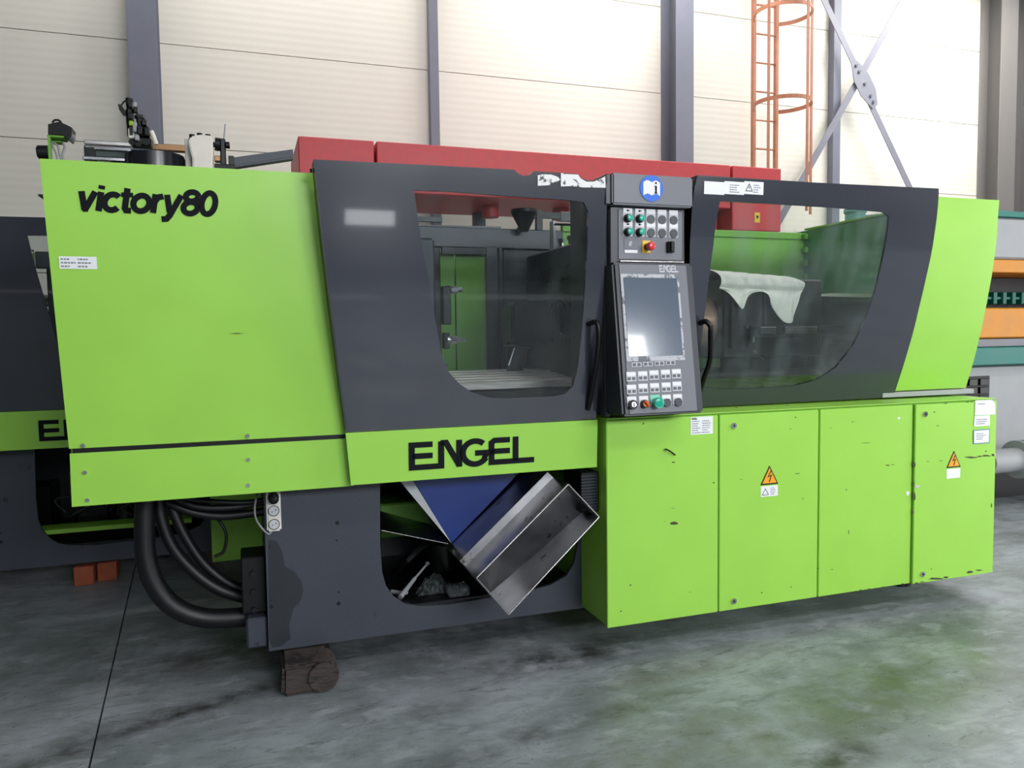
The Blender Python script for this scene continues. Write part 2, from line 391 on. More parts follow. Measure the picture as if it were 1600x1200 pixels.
for (y0, y1, z0, z1) in ((YF, -5.85, 0, ZC), (-5.85, -1.35, 4.35, ZC), (-1.35, YB, 0, ZC)): wr.box((XR, y0, z0), (XR+.2, y1, z1))
tag(wr.build('wall_right', mat('grey_wall_sheet', (112, 110, 110), .45, var=.05)), kind='structure')
wl = B((XL-.2, YF, 0), (XL, YB, ZC), 'wall_left', mat('far_wall', (62, 65, 70), .7, var=.05)); tag(wl, kind='structure')
wf = MB().box((XL, YF-.2, 0), (1.88, YF, 3.8)).box((2.88, YF-.2, 0), (XR, YF, 3.8)).box((1.88, YF-.2, 1.65), (2.88, YF, 3.8)).box((1.88, YF-.2, 0), (2.88, YF, 1.27)).box((XL, YF-.2, 5.2), (XR, YF, ZC))
xe = [XL, -5.98, -2.82, -2.18, .98, 1.62, 4.78, 5.42, 8.58, XR]
for i in range(0, 9, 2): wf.box((xe[i] if i else XL, YF-.2, 3.8), (xe[i+1], YF, 5.2))
tag(wf.build('wall_front', mat('far_wall', (62, 65, 70), .7)), kind='structure')
cs = MB().sheet([(XL-.3, YF-.3), (XR+.3, YF-.3), (XR+.3, YB+.3), (XL-.3, YB+.3)], ([(9.62, 4.60), (9.74, 4.52), (10.25, 5.02), (10.16, 5.10)], [(10.24, 5.16), (10.33, 5.08), (10.82, 5.46), (10.72, 5.56)]), flat(ZC), .02)
for v in cs.bm.verts: v.co = Vector((v.co.x, v.co.z, v.co.y))
tag(cs.build('ceiling', mat('ceiling_sheet', (150, 152, 156), .6, var=.04)), kind='structure')
B((11.585, YB-.02, 0), (XR, YB+.04, ZC), 'corner_cladding', mat('corner_grey', (104, 100, 98), .4, var=.04), wb)
# base strip on the wall
tag(B((XL, YB-.03, 0), (XR, YB-.002, .16), 'baseboard_back', COLD), kind='structure')

def hcolumn(x0, x1, y0, y1, label, COLM=COLM, COLD=COLD):
    t = thing('steel_column', ((x0+x1)/2, y0, 0), label, 'column')
    B((x0, y0, 0), (x1, y0+.018, ZC-.01), 'front_flange', COLM, t); B((x0, y1-.018, 0), (x1, y1, ZC-.01), 'rear_flange', COLM, t)
    B(((x0+x1)/2-.006, y0+.018, 0), ((x0+x1)/2+.006, y1-.018, ZC-.01), 'web', COLD, t)  # web darker than the flanges, recess shade put into its colour
    B((x0-.05, y0-.05, 0), (x1+.05, y1-.002, .025), 'base_plate', COLD, t)
    return t
hcolumn(-1.08, -.79, 5.90, 6.29, 'grey steel column behind the robot on the left of the wall')
hcolumn(5.63, 5.90, 5.88, 6.29, 'grey steel column rising behind the right end of the red hood')
hcolumn(11.55, 11.90, 5.90, 6.29, 'dark grey steel column in the right corner of the hall', mat('dark_column', (124, 120, 118), .4), mat('dark_column_web', (104, 101, 100), .4))
def post(x, wd, label):
    t = MB().box((x-wd/2, 6.18, 0), (x+wd/2, 6.295, ZC-.01), .004).build('wall_post', COLM); tag(t, label, 'post')
post(2.36, .115, 'slim grey wall post rising behind the middle of the red hood')
post(8.58, .14, 'slim grey wall post directly behind the crossed steel bracing')
# crossed bracing
cb = thing('cross_brace', (8.95, 6.0, 5.37), 'grey diagonal steel bracing crossing at a bolted plate on the wall', 'bracing')
def bar(p, q, wd, th, name, m, parent):
    p = Vector(p); q = Vector(q); d = (q-p).normalized(); n = Vector((-d.z, 0, d.x))*wd/2
    return MB().poly([p-n, q-n, q+n, p+n], (0, th, 0)).build(name, m, parent)
bar((6.0, 6.04, 1.08), (10.12, 6.04, 7.36), .10, .012, 'brace_bar', BRACE, cb)
bar((11.1, 6.02, 1.95), (8.98, 6.02, 5.22), .10, .012, 'brace_bar', BRACE, cb)
bar((8.86, 6.02, 5.48), (7.62, 6.02, 7.36), .10, .012, 'brace_bar', BRACE, cb)
for a_, b_ in (((5.98, 6.052, 1.0), (6.1, 6.28, 1.25)), ((11.0, 6.034, 1.9), (11.12, 6.28, 2.1)), ((10.0, 6.052, 7.15), (10.13, 6.28, 7.36)), ((7.6, 6.034, 7.15), (7.75, 6.28, 7.36))): B(a_, b_, 'wall_bracket', BRACE, cb)
dx = Vector((-.55, 0, .835)); nx = Vector((.835, 0, .55)); c0 = Vector((8.93, 6.005, 5.36))
MB().poly([c0+dx*.36-nx*.06, c0+dx*.36+nx*.06, c0+dx*.10+nx*.15, c0-dx*.16+nx*.15, c0-dx*.38+nx*.06, c0-dx*.38-nx*.06, c0-dx*.12-nx*.15, c0+dx*.12-nx*.15], (0, .012, 0)).build('gusset_plate', BRACE, cb)
for s in (.30, .20, 0, -.20, -.30):
    p = c0+dx*s; MB().cyl((p.x, 5.985, p.z), (p.x, 6.008, p.z), .025, n=6).build('bolt', COLD, cb)

# caged ladder
ld = thing('cage_ladder', (7.34, 6.0, 0), 'rust-orange caged ladder fixed to the pale wall', 'ladder')
ly = 6.0; lx0, lx1 = A(1177, 200, ly).x, A(1212, 200, ly).x
for x in (lx0, lx1): B((x-.022, ly-.03, 0), (x+.022, ly+.03, 7.36), 'side_rail', RUST, ld)
z = .28
while z < 7.3:
    MB().cyl((lx0, ly, z), (lx1, ly, z), .013, n=8).build('rung', RUST, ld); z += .40
lc = Vector(((lx0+lx1)/2+.04, ly-.34, 0)); R_ = .39
def onring(a, z): return Vector((lc.x+R_*math.cos(a), lc.y+R_*math.sin(a), z))
for z in (6.05, 4.82, 3.59):
    m_ = MB(); a0, a1 = math.radians(122), math.radians(418)
    P0 = [Vector((lx0-.02, ly, z))] + [onring(a0+(a1-a0)*i/28, z) for i in range(29)] + [Vector((lx1+.02, ly, z))]
    for i in range(len(P0)-1):
        a, b_ = P0[i], P0[i+1]; n = (b_-a).cross(Vector((0, 0, 1))).normalized()*.005
        m_.poly([a-n-Vector((0, 0, .027)), b_-n-Vector((0, 0, .027)), b_-n+Vector((0, 0, .027)), a-n+Vector((0, 0, .027))], n*2)
    m_.build('cage_hoop', RUST, ld)
for a in (205, 285, 340):
    p = onring(math.radians(a), 0)*1.0; p.x = lc.x+(R_+.007)*math.cos(math.radians(a)); p.y = lc.y+(R_+.007)*math.sin(math.radians(a))
    MB().box((p.x-.02, p.y-.005, 3.3), (p.x+.02, p.y+.005, 7.3)).build('cage_strap', RUST, ld)
for z in (1.2, 3.6):
    for x in (lx0, lx1): B((x-.01, ly+.03, z), (x+.01, 6.298, z+.04), 'wall_bracket', RUST, ld)

# ================================================================== RED-HOODED MACHINE behind
YR0, YR1 = 3.9, 5.05
zt = A(700, 228, YR0).z; zb2 = A(700, 305, YR0).z
rx = [A(465, 260, YR0).x, A(587, 260, YR0).x, A(1143, 260, YR0).x, A(1222, 300, YR0).x]
rm = thing('hooded_machine', ((rx[0]+rx[3])/2, 4.4, 0), 'long machine with a bright red overhead hood, standing behind the green machine', 'machine')
for i in range(3):
    low = zb2 if i < 2 else A(1222, 362, YR0).z
    h = MB().box((rx[i]+.012, YR0, low), (rx[i+1]-.012, YR1, zt), .008).build('red_hood', RED, rm)
B((rx[0]+.03, YR0+.03, low), (rx[3]-.03, YR1-.03, low+.01), 'hood_liner', DRED, rm) if False else None
B((A(1126, 340, YR0).x, YR0+.25, low), (rx[2]-.016, YR1-.02, zb2-.002), 'switch_box', DRED, rm)
lab = MB(); p = A(1183, 340, YR0)
lab.box((p.x-.035, YR0-.004, p.z-.055), (p.x+.035, YR0-.0005, p.z+.055)).build('warning_label', YEL, rm)
MB().poly([(p.x-.02, YR0-.006, p.z+.02), (p.x+.02, YR0-.006, p.z+.02), (p.x, YR0-.006, p.z-.02)], (0, .0015, 0)).build('label_mark', BLACK, rm)
for i, x in enumerate((rx[0]+.25, rx[0]+2.0, rx[3]-.4)):
    B((x-.06, YR1-.25, 1.2), (x+.06, YR1-.13, zb2), 'hood_post', COLD, rm)
B((rx[0]+.1, YR0+.1, 0), (rx[3]-.1, YR1-.02, 1.2), 'machine_bed', LGREY, rm, .02)
for x in (1.6, 2.5, 3.3):
    MB().cyl((x, YR0+.5, zb2-.12), (x, YR0+.5, zb2), .09, n=20).build('ceiling_nozzle', DRED, rm)

# ================================================================== TEAL AND YELLOW MACHINE (right background)
def RZ(y, Y=2.0, x=1580): return A(x, y, Y).z
tm = thing('press_machine', (8.3, 2.9, 0), 'teal, yellow and light grey press machine cut off by the right edge', 'machine')
x0, x1 = 5.9, 9.9
B((x0, 2.0, RZ(405)), (x1, 3.9, RZ(340)), 'upper_housing', LGREY, tm, .02)
B((x0-.02, 1.97, RZ(340)), (x1, 3.93, RZ(331)), 'top_trim', TEALP, tm, .004)
B((x0, 2.0, RZ(426)), (x1, 3.9, RZ(406)), 'yellow_beam', YELP, tm, .006)
B((x0, 2.55, RZ(481)), (x1, 3.9, RZ(427)), 'recess_back', BLACK, tm)
rk = MB()
for i in range(14): rk.box((6.6+i*.13, 2.42, RZ(472)), (6.6+i*.13+.05, 2.5, RZ(452)), .004)
rk.box((6.55, 2.44, RZ(464)), (8.5, 2.50, RZ(460))); rk.build('teal_rack', TEALP, tm)
B((x0, 2.0, RZ(528)), (x1, 3.9, RZ(481)), 'yellow_block', YELP, tm, .012)
B((x0, 1.98, RZ(541)), (x1, 3.9, RZ(529)), 'steel_strip', PANEL, tm, .004)
B((x0-.02, 1.93, RZ(569)), (x1, 3.92, RZ(541.5)), 'teal_strip', TEALP, tm, .008)
bb = B((x0, 2.03, .32), (x1, 3.85, RZ(570)), 'machine_body', LGREY, tm, .02)
B((6.0, 2.02, RZ(632)), (A(1549, 600, 2.0).x, 2.06, RZ(586)), 'control_recess', BLACK, tm)
for i in range(2):
    for j in range(3):
        B((A(1515+i*17, 600, 2.0).x, 2.0, RZ(626-j*13)), (A(1528+i*17, 600, 2.0).x, 2.02, RZ(616-j*13)), 'recess_key', DSTEEL, bb, .003)
B((x0, 2.08, .0), (x1, 3.8, .32), 'plinth', DSTEEL, tm)
pc = A(1566, 722, 1.7); pf = A(1588, 718, 1.7)
MB().cyl((pc.x-.2, 1.7, pf.z), (pf.x+.8, 1.7, pf.z), .11, n=28).build('outlet_pipe', LGREY, tm)
for dx_ in (0, .09): MB().cyl((pf.x+dx_, 1.7, pf.z), (pf.x+dx_+.04, 1.7, pf.z), .175, n=32).build('pipe_flange', LGREY, tm)
MB().cyl((pf.x+.6, 1.7, pf.z), (pf.x+.6, 2.05, pf.z), .10, n=24).build('pipe_branch', LGREY, tm)
B((pf.x+.3, 1.6, 0), (pf.x+.4, 1.8, pf.z-.10), 'pipe_foot', DSTEEL, tm)

# green dryer tank and its pipes beyond the right door
tk = thing('drying_tank', (A(1336, 350, 5).x, 5, 0), 'pale teal round tank on a stand beside the ladder foot', 'tank')
tx = A(1336, 350, 5).x; tz = A(1336, 327, 5).z
MB().cyl((tx, 5, tz-.85), (tx, 5, tz-.05), .13, n=24).cyl((tx, 5, tz-1.15), (tx, 5, tz-.85), .05, .13, n=24).build('tank_body', GTANK, tk)
MB().cyl((tx, 5, tz-.05), (tx, 5, tz), .145, n=24).build('tank_lid', GTANK, tk)
for sx in (-1, 1):
    for sy in (-1, 1): MB().cyl((tx+sx*.11, 5+sy*.11, 0), (tx+sx*.1, 5+sy*.1, tz-.6), .014, n=8).build('leg', COLD, tk)
MB().tube([(tx+.12, 5, tz-.1), (tx+.3, 5, tz-.07), (tx+.42, 5, tz-.1), (tx+.44, 5, tz-.5), (tx+.44, 5, .0)], .018).build('pipe', COLD, tk)
MB().tube([(tx+.12, 5, tz-.25), (tx+.25, 5, tz-.22), (tx+.33, 5.02, tz-.28), (tx+.36, 5.05, tz-.7), (tx+.36, 5.05, 0)], .014).build('pipe', COLD, tk)

# ================================================================== THE INJECTION MOULDING MACHINE
M = thing('injection_molding_machine', (1.8, .8, 0), 'lime green and dark grey injection moulding machine filling the foreground', 'machine')
pdoor = lerp_prof([(2.55, -.108), (2.2, -.072), (1.95, -.045), (1.66, -.01), (1.42, .03), (1.23, .06), (.9, .075)])
prd = lerp_prof([(2.5, -.08), (2.33, -.072), (2.115, -.04), (1.935, .005), (1.64, .085), (1.43, .157), (1.2, .245)])
pcov = lerp_prof([(2.5, .03), (2.427, .044), (2.178, .054), (1.986, .079), (1.673, .137), (1.431, .198), (1.27, .25), (1.2, .26)])
ppan = lerp_prof([(2.5, .05), (2.2, .055), (1.8, .075), (1.4, .10), (1.2, .115), (.9, .12)])
def XZ(px, py, prof): p = AP(px, py, prof); return (p.x, p.z)

# --- left clamp cover (upper) and skirt
TL, BLc = XZ(62, 250, ppan), XZ(108, 703, ppan)
zpt = (TL[1]+XZ(480, 268, ppan)[1])/2
gapz = XZ(300, 694, ppan)[1]
outer = [(TL[0], zpt), (.45, zpt), (.45, gapz+.008), (BLc[0], gapz+.008)]
cc = MB().sheet(outer, (), ppan, .012, zr(gapz+.05, zpt-.05, 14)).build('clamp_cover', GREEN, M)
cl = lambda z: TL[0]+(BLc[0]-TL[0])*(zpt-z)/(zpt-gapz)
sb = .968
outer = [(cl(gapz)+.002, gapz-.012), (.46, gapz-.012), (.46, sb), (-.70, sb)]
sk = MB().sheet(outer, (), lambda z: ppan(z)-.004, .012, zr(1.0, 1.2, 3)).build('clamp_skirt', GREEN, M)
MB().box((cl(gapz)+.012, ppan(1.2)+.002, gapz-.03), (.46, ppan(1.2)+.03, gapz+.03)).build('seam_strip', BLACK, M)
for (px, py, pr) in ((130, 696, cc), (387, 681, cc), (133, 738, sk), (137, 781, sk), (388, 718, sk), (388, 758, sk)):
    p = AP(px, py, ppan); MB().cyl((p.x, p.y-.010, p.z), (p.x, p.y-.003, p.z), .0085, .010, n=10).build('screw', CHROME, pr)
# side, back and roof sheets of the clamp housing
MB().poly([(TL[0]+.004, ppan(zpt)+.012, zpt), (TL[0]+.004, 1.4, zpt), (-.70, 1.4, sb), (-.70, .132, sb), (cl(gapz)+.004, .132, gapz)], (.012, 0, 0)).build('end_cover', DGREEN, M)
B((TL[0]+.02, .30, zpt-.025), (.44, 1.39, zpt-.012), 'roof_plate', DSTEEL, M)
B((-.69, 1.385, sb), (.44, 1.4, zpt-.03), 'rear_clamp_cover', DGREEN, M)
# clamp unit inside
MB().box((-.62, .45, 1.05), (.40, 1.1, 1.30), .01).build('clamp_bed', DSTEEL, M)
MB().box((-.60, .48, 1.31), (-.35, 1.1, 2.15), .02).box((.02, .48, 1.31), (.25, 1.1, 2.15), .02).build('clamp_block', PLATEN, M)
for y in (.6, .98):
    MB().cyl((-.35, y, 1.95), (.9, y, 1.95), .035).build('clamp_cylinder', STEEL, M)

# wordmark on the cover
def vmap(u, v):
    # u 0..1 along, v 0..1 cap height; sheared italic on the bent cover
    p0 = AP(122, 333, ppan); p1 = AP(334, 333+2, ppan)
    x = VX0 + (VX1-VX0)*u; z = VZ0 + VH*v
    return Vector((x, ppan(z)-.0035, z))
pA = AP(127, 329, ppan); pB = AP(337, 336, ppan); pT = AP(305, 299, ppan); pD = AP(300, 335, ppan)
VX0, VX1, VZ0 = AP(120, 330, ppan).x, AP(339, 335, ppan).x, (AP(135, 330, ppan).z+AP(320, 335, ppan).z)/2
VH = pT.z-pD.z
wm = MB()
def vs_(pts, wd=.0235): 
    k = (VX1-VX0); 
    sh = .17*VH
    ribbon(wm, [(VX0 + p[0]*k/6.55 + p[1]*sh, VZ0 + p[1]*VH) for p in pts], wd, lambda x, z: Vector((x, ppan(z)-.0035, z)))
xh = .80; t_ = .115*.26
vs_([(.10, xh), (.36, .02)]); vs_([(.72, xh), (.36, .02)]); vs_([(.26, .06), (.50, .06)], .02)             # v
vs_([(.98, 0), (.98, xh)]); vs_([(.98, .92), (.98, 1.07)])                                                 # i
vs_(arc(1.55, .39, .36, .33, 42, 318, 20))                                                               # c
vs_([(2.15, 1.0), (2.15, .16), (2.22, .07), (2.45, .06)]); vs_([(1.90, .72), (2.45, .72)], .019)            # t
vs_(arc(2.88, .39, .37, .33, 0, 362, 26))                                                                # o
vs_([(3.48, 0), (3.48, xh)]); vs_([(3.50, .50), (3.62, .68), (3.86, .72)])                                 # r
vs_([(4.02, xh), (4.26, .05)]); vs_([(4.70, xh), (4.28, -.08), (4.16, -.23), (3.92, -.25)])                # y
vs_(arc(5.22, .76, .30, .20, 0, 360, 24)); vs_(arc(5.22, .28, .34, .25, 0, 360, 26))                       # 8
vs_(arc(6.06, .49, .33, .46, 0, 360, 28))                                                                # 0
wm.build('wordmark', INK, cc, recalc=False)
# paper label
q0 = AP(93, 420, ppan); q1 = AP(151, 403, ppan)
s_ = MB(); sticker(s_, q0.x, q1.x, q0.z, q1.z+.004, ppan); s_.build('inventory_label', LABELW, cc, recalc=False)
printlines(q0.x+.005, q1.x-.01, q0.z+.003, q1.z, ppan, 3, 2, seed=3).build('label_print', FINE, cc, recalc=False)
sc_ = MB(); p = AP(370, 521, ppan)
sc_.bm.faces.new([sc_.bm.verts.new((x, ppan(z)-.003, z)) for x, z in ((p.x-.035, p.z), (p.x, p.z-.002), (p.x+.035, p.z), (p.x, p.z+.002))])
sc_.build('scratch', CHIP, cc, recalc=False)

# --- left sliding door
def edge(px0, px1, f, n): return [(px0+(px1-px0)*i/n, f(px0+(px1-px0)*i/n)) for i in range(n+1)]
topf = lambda x: 249+(x-490)*(16/313)
out_px = [(490, 249), (600, 254.5), (700, 259.5), (803, 265), (810, 271), (818, 274.5), (827, 273.5), (833, 267.5), (870, 269.5), (903, 272), (908, 278), (918, 282), (928, 282), (940, 276.5), (949, 274)]
outp = [XZ(x, y, pdoor) for x, y in out_px]
zd = XZ(490, 249, pdoor)[1]
right = [(1.672, z) for z in zr(2.30, XZ(932, 655, pdoor)[1], 5)]
outp += right
bl = XZ(540, 673, pdoor); outp.append((bl[0], right[-1][1]))
win_px = [(647, 297), (700, 299), (800, 307), (880, 312), (912, 316), (919, 330), (918, 380), (914, 450), (909, 520), (902, 580), (895, 604), (884, 615), (860, 620), (800, 623), (765, 622), (738, 613), (718, 600), (702, 582), (690, 555), (682, 510), (670, 440), (658, 375)]
winp = [XZ(x, y, pdoor) for x, y in win_px]
sd = MB().sheet(outp, (winp,), pdoor, .014, zr(right[-1][1]+.05, 2.40, 22)).build('safety_door', GREY, M)
def rim(loop, prof, wd, name, m, parent, dy=-.004, th=.008):
    cx = sum(p[0] for p in loop)/len(loop); cz = sum(p[1] for p in loop)/len(loop)
    inn = [(cx+(x-cx)*(1-wd/abs(max(.3, math.hypot(x-cx, z-cz)))), cz+(z-cz)*(1-wd/max(.3, math.hypot(x-cx, z-cz)))) for x, z in loop]
    return MB().sheet(loop, (inn,), lambda z: prof(z)+dy, th, zr(1.3, 2.4, 12)).build(name, m, parent)
MB().sheet([(x*.999+.001, z) for x, z in winp], (), lambda z: pdoor(z)+.003, .004, zr(1.4, 2.3, 14)).build('door_window', PANE, sd)
def edge_strip(pts, prof, wx, name, m, parent):
    """narrow folded lip along an edge, given by pixels"""
    P = [AP(x, y, prof) for x, y in pts]
    mb = MB()
    for a, b_ in zip(P, P[1:]):
        mb.poly([a, a+Vector((wx, 0, 0)), b_+Vector((wx, 0, 0)), b_], (0, .10, 0))
    return mb.build(name, m, parent)
edge_strip([(490, 250), (497, 320), (506, 400), (518, 500), (529, 590), (540, 672)], pdoor, .006, 'door_lip', PDARK, sd)
MB().tube([AP(488, 262, pdoor)+Vector((0, .02, 0)), AP(489, 268, pdoor)+Vector((0, .02, 0))], .01).build('door_stop', BLACK, sd)
# handle
p0 = AP(922, 506, pdoor); 
hb = MB().tube([p0+Vector((-.01, .0, 0)), p0+Vector((.012, -.05, .005)), p0+Vector((.02, -.055, -.06)), AP(925, 560, pdoor)+Vector((0, -.055, 0)), AP(922, 600, pdoor)+Vector((0, -.03, 0)), AP(918, 640, pdoor)+Vector((0, -.004, 0))], .013, n=10)
hb.build('door_handle', BLACK, sd)
# torn stickers on the top right corner
s_ = MB()
def torn(mb, pxs, prof, dy=-.0025):
    mb.bm.faces.new([mb.bm.verts.new((p.x, prof(p.z)+dy, p.z)) for p in [AP(x, y, prof) for x, y in pxs]])
torn(s_, [(840, 274), (848, 272.5), (862, 273), (872, 277), (875, 281), (870, 284), (861, 286), (858, 289.5), (840, 290.5)], pdoor); s_.build('torn_sticker', WORN, sd, recalc=False)
s_ = MB(); torn(s_, [(876, 270.5), (884, 272), (903, 273), (907, 279), (916, 284), (927, 284), (938, 279.5), (945, 276), (946, 293.5), (910, 293), (893, 291), (876, 291.5)], pdoor, -.003); s_.build('torn_sticker', WORN, sd, recalc=False)

# --- green apron with the maker's logo
z1a = right[-1][1]-.002; z0a = (AP(548, 760, pdoor).z+AP(930, 727, pdoor).z)/2
ap = MB().sheet([(bl[0]-.001, z1a), (1.674, z1a), (1.674, z0a), (AP(548, 760, pdoor).x, z0a)], (), lambda z: pdoor(z)-.012, .03, ()).build('door_apron', GREEN, M)
pE = AP(638, 737, pdoor); pEt = AP(637, 692, pdoor); pL = AP(833, 718, pdoor)
lh = .133; zE = (pE.z+pL.z)/2-.002
lg = MB(); sxl = (pL.x-pE.x)/4.26
logo_strokes(lg, lambda u, v: Vector((pE.x+u*sxl, pdoor(zE+v*lh)-.0155, zE+v*lh)))
lg.build('maker_logo', INK, ap, recalc=False)

# --- control column between the doors
B((1.685, -.02, 1.245), (1.715, .40, 2.43), 'column_side', PDARK, M, .004)
B((1.70, .06, 1.245), (2.23, .12, 2.43), 'column_back', BLACK, M)
cp = thing_parent = MB().box((1.70, -.055, 1.99), (2.115, .06, 2.275), .004).build('switch_panel_housing', PDARK, M)
hd0, hd1 = A(957, 272, -.105), A(1083, 320, -.105)
hx0, hx1 = A(957, 296, -.105).x, A(1083, 296, -.105).x
hz0, hz1 = (A(957, 319, -.105).z+A(1083, 324, -.105).z)/2, (A(957, 271, -.105).z+A(1083, 275.5, -.105).z)/2
hdr = MB().box((hx0, -.105, hz0), (hx1, .06, hz1), .008, 2).build('sign_header', PANEL, M)
B((hx0-.03, -.09, hz0+.0), (hx0-.001, .05, hz1-.005), 'header_cheek', PDARK, M, .004)
B((hx1+.001, -.06, A(1086, 322, -.08).z), (hx1+.012, .0, A(1086, 295, -.08).z), 'red_side_mark', ERED, M)
# blue read-the-manual sign
sc = A(1018, 294.5, -.107)
rsg = (A(1036, 294, -.107).x-A(1000, 294, -.107).x)/2*1.0
def disc(c, r, y, n=36, rz=None): return [(c.x+r*math.cos(2*math.pi*i/n), y, c.z+(rz or r)*math.sin(2*math.pi*i/n)) for i in range(n)]
MB().poly(disc(sc, rsg, -.1085), (0, .003, 0)).build('manual_sign', BLUE, hdr)
bk = MB(); s = rsg*.72
pts = [(-s, -s*.78), (-s, s*.62)] + [(-s+i*s/6, s*.62+math.sin(math.pi*i/6)*s*.22) for i in range(1, 6)] + [(0, s*.66)] + [(i*s/6, s*.62+math.sin(math.pi*i/6)*s*.22) for i in range(1, 6)] + [(s, s*.62), (s, -s*.78)] + [(s-i*s/6, -s*.78+math.sin(math.pi*i/6)*s*.22) for i in range(1, 6)] + [(0, -s*.74)] + [(-i*s/6, -s*.78+math.sin(math.pi*i/6)*s*.22) for i in range(1, 6)]
bk.bm.faces.new([bk.bm.verts.new((sc.x+a, -.1095, sc.z+b_)) for a, b_ in pts]); bk.build('book_symbol', WHITE, hdr, recalc=False)
ii = MB(); cx = sc.x+s*.5
for (a, b_, c_, d_) in ((-.006, -.022, .006, .014), (-.011, -.027, .011, -.022), (-.011, .011, .003, .015), (-.006, .024, .006, .034)):
    ii.bm.faces.new([ii.bm.verts.new((cx+x*.8, -.1105, sc.z+z*.9)) for x, z in ((a, b_), (c_, b_), (c_, d_), (a, d_))])
ii.build('letter_symbol', INK, hdr, recalc=False)

# switch panel: face, legend plates and buttons
yp = -.06
f0, f1 = A(966, 327, yp), A(1066, 406, yp)
fz1 = (A(966, 327, yp).z + A(1066, 330, yp).z)/2; fz0 = (A(966, 406, yp).z+A(1066, 406.5, yp).z)/2
fp = MB().box((f0.x, yp, fz0), (f1.x, yp+.01, fz1), .002).build('switch_panel', PANEL, M)
cols = [980.5, 999, 1016.5, 1034, 1052]; rows = [(329, 351), (350, 372)]
def grad(px): return (px-980)*.028      # rows fall slightly to the right in the picture
btn_x = [A(x, 340, yp).x for x in cols]
r1 = (A(981, 340, yp).z+A(1052, 342, yp).z)/2; r2 = (A(981, 361, yp).z+A(1052, 363, yp).z)/2
for ri, zr_ in enumerate((r1, r2)):
    for ci, x in enumerate(btn_x):
        pl = MB().box((x-.026, yp-.0025, zr_-.026), (x+.026, yp+.001, zr_+.044), .001).build('legend_plate', WPRINT, fp)
        MB().box((x-.024, yp-.004, zr_+.022), (x+.024, yp-.002, zr_+.042)).build('legend_strip', WHITE, pl)
        if ci < 2:
            bt = MB().cyl((x-.003, yp-.012, zr_-.006), (x-.003, yp-.002, zr_-.006), .021, n=24).cyl((x-.003, yp-.03, zr_-.006), (x-.003, yp-.012, zr_-.006), .0175, n=24).build('button_collar', BLACK, pl)
            MB().cyl((x-.003, yp-.036, zr_-.006), (x-.003, yp-.012, zr_-.006), .0155, n=24).sphere((x-.003, yp-.036, zr_-.006), .0152, (1, .2, 1), 20).build('green_button', TEAL, pl)
            MB().box((x-.006, yp-.0052, zr_+.028), (x+.004, yp-.0035, zr_+.036)).box((x+.006, yp-.0052, zr_+.031), (x+.010, yp-.0035, zr_+.034)).build('legend_mark', INK, pl)
        else:
            MB().cyl((x, yp-.007, zr_-.006), (x, yp, zr_-.006), .0215, .0225, n=24).build('blanking_plug', PDARK, pl)
e = A(1010, 386, yp)
es = MB().box((e.x-.024, yp-.003, e.z-.030), (e.x+.022, yp+.001, e.z+.032), .002).build('stop_plate', YEL, fp)
MB().cyl((e.x+.002, yp-.03, e.z), (e.x+.002, yp-.003, e.z), .017, n=20).build('stop_collar', BLACK, es)
MB().cyl((e.x+.002, yp-.05, e.z), (e.x+.002, yp-.03, e.z), .021, n=28).sphere((e.x+.002, yp-.05, e.z), .021, (1, .4, 1), 24).build('stop_button', ERED, es)
kx = A(1046, 386, yp)
kb = MB().box((kx.x-.018, yp-.02, kx.z-.028), (kx.x+.02, yp+.001, kx.z+.026), .003).build('rotary_socket', BLACK, fp)
MB().box((kx.x-.010, yp-.034, kx.z-.026), (kx.x+.004, yp-.02, kx.z+.024), .003).build('socket_key', BLACK, kb)
wx = A(984, 383, yp); MB().box((wx.x-.032, yp-.002, wx.z-.020), (wx.x+.036, yp+.001, wx.z+.034), .001).build('faded_plate', PANEL, fp)
wx2 = A(986, 392.5, yp); MB().box((wx2.x-.036, yp-.003, wx2.z-.009), (wx2.x+.034, yp+.001, wx2.z+.006)).build('scraped_label', WHITE, fp)
s_ = MB(); c_ = A(985, 381, yp)
s_.poly([(c_.x-.014, yp-.0035, c_.z-.012), (c_.x+.004, yp-.0035, c_.z-.010), (c_.x+.008, yp-.0035, c_.z+.006), (c_.x+.003, yp-.0035, c_.z+.016), (c_.x-.008, yp-.0035, c_.z+.008)], (0, .001, 0)).build('worn_symbol', DUST, fp)
hz_ = (A(966, 409, -.08).z + A(1066, 408, -.08).z)/2
hg = MB()
for i in range(6): hg.cyl((f0.x+i*(f1.x-f0.x)/6+.001, -.073, hz_), (f0.x+(i+1)*(f1.x-f0.x)/6-.001, -.073, hz_), .006, n=10)
hg.build('piano_hinge', STEEL, M)

# pendant with the screen: leans towards the user at its foot
ptop = hz_-.008; pbot = 1.262
def ppen(z): return -.098 + (-.205+.098)*(ptop-z)/(ptop-pbot)
pxl, pxr, pxr2 = 1.690, 2.110, 2.135
prof_pts = lambda x: [(x, ppen(ptop), ptop), (x, ppen(pbot), pbot), (x, .03, pbot), (x, .05, ptop)]
pn = MB(); pn.poly([(pxl, *p[1:]) for p in prof_pts(0)], (pxr2-pxl, 0, 0)); 
bmesh.ops.bevel(pn.bm, geom=pn.bm.edges[:], offset=.012, segments=2, affect='EDGES')
pend = pn.build('control_pendant', PDARK, M)
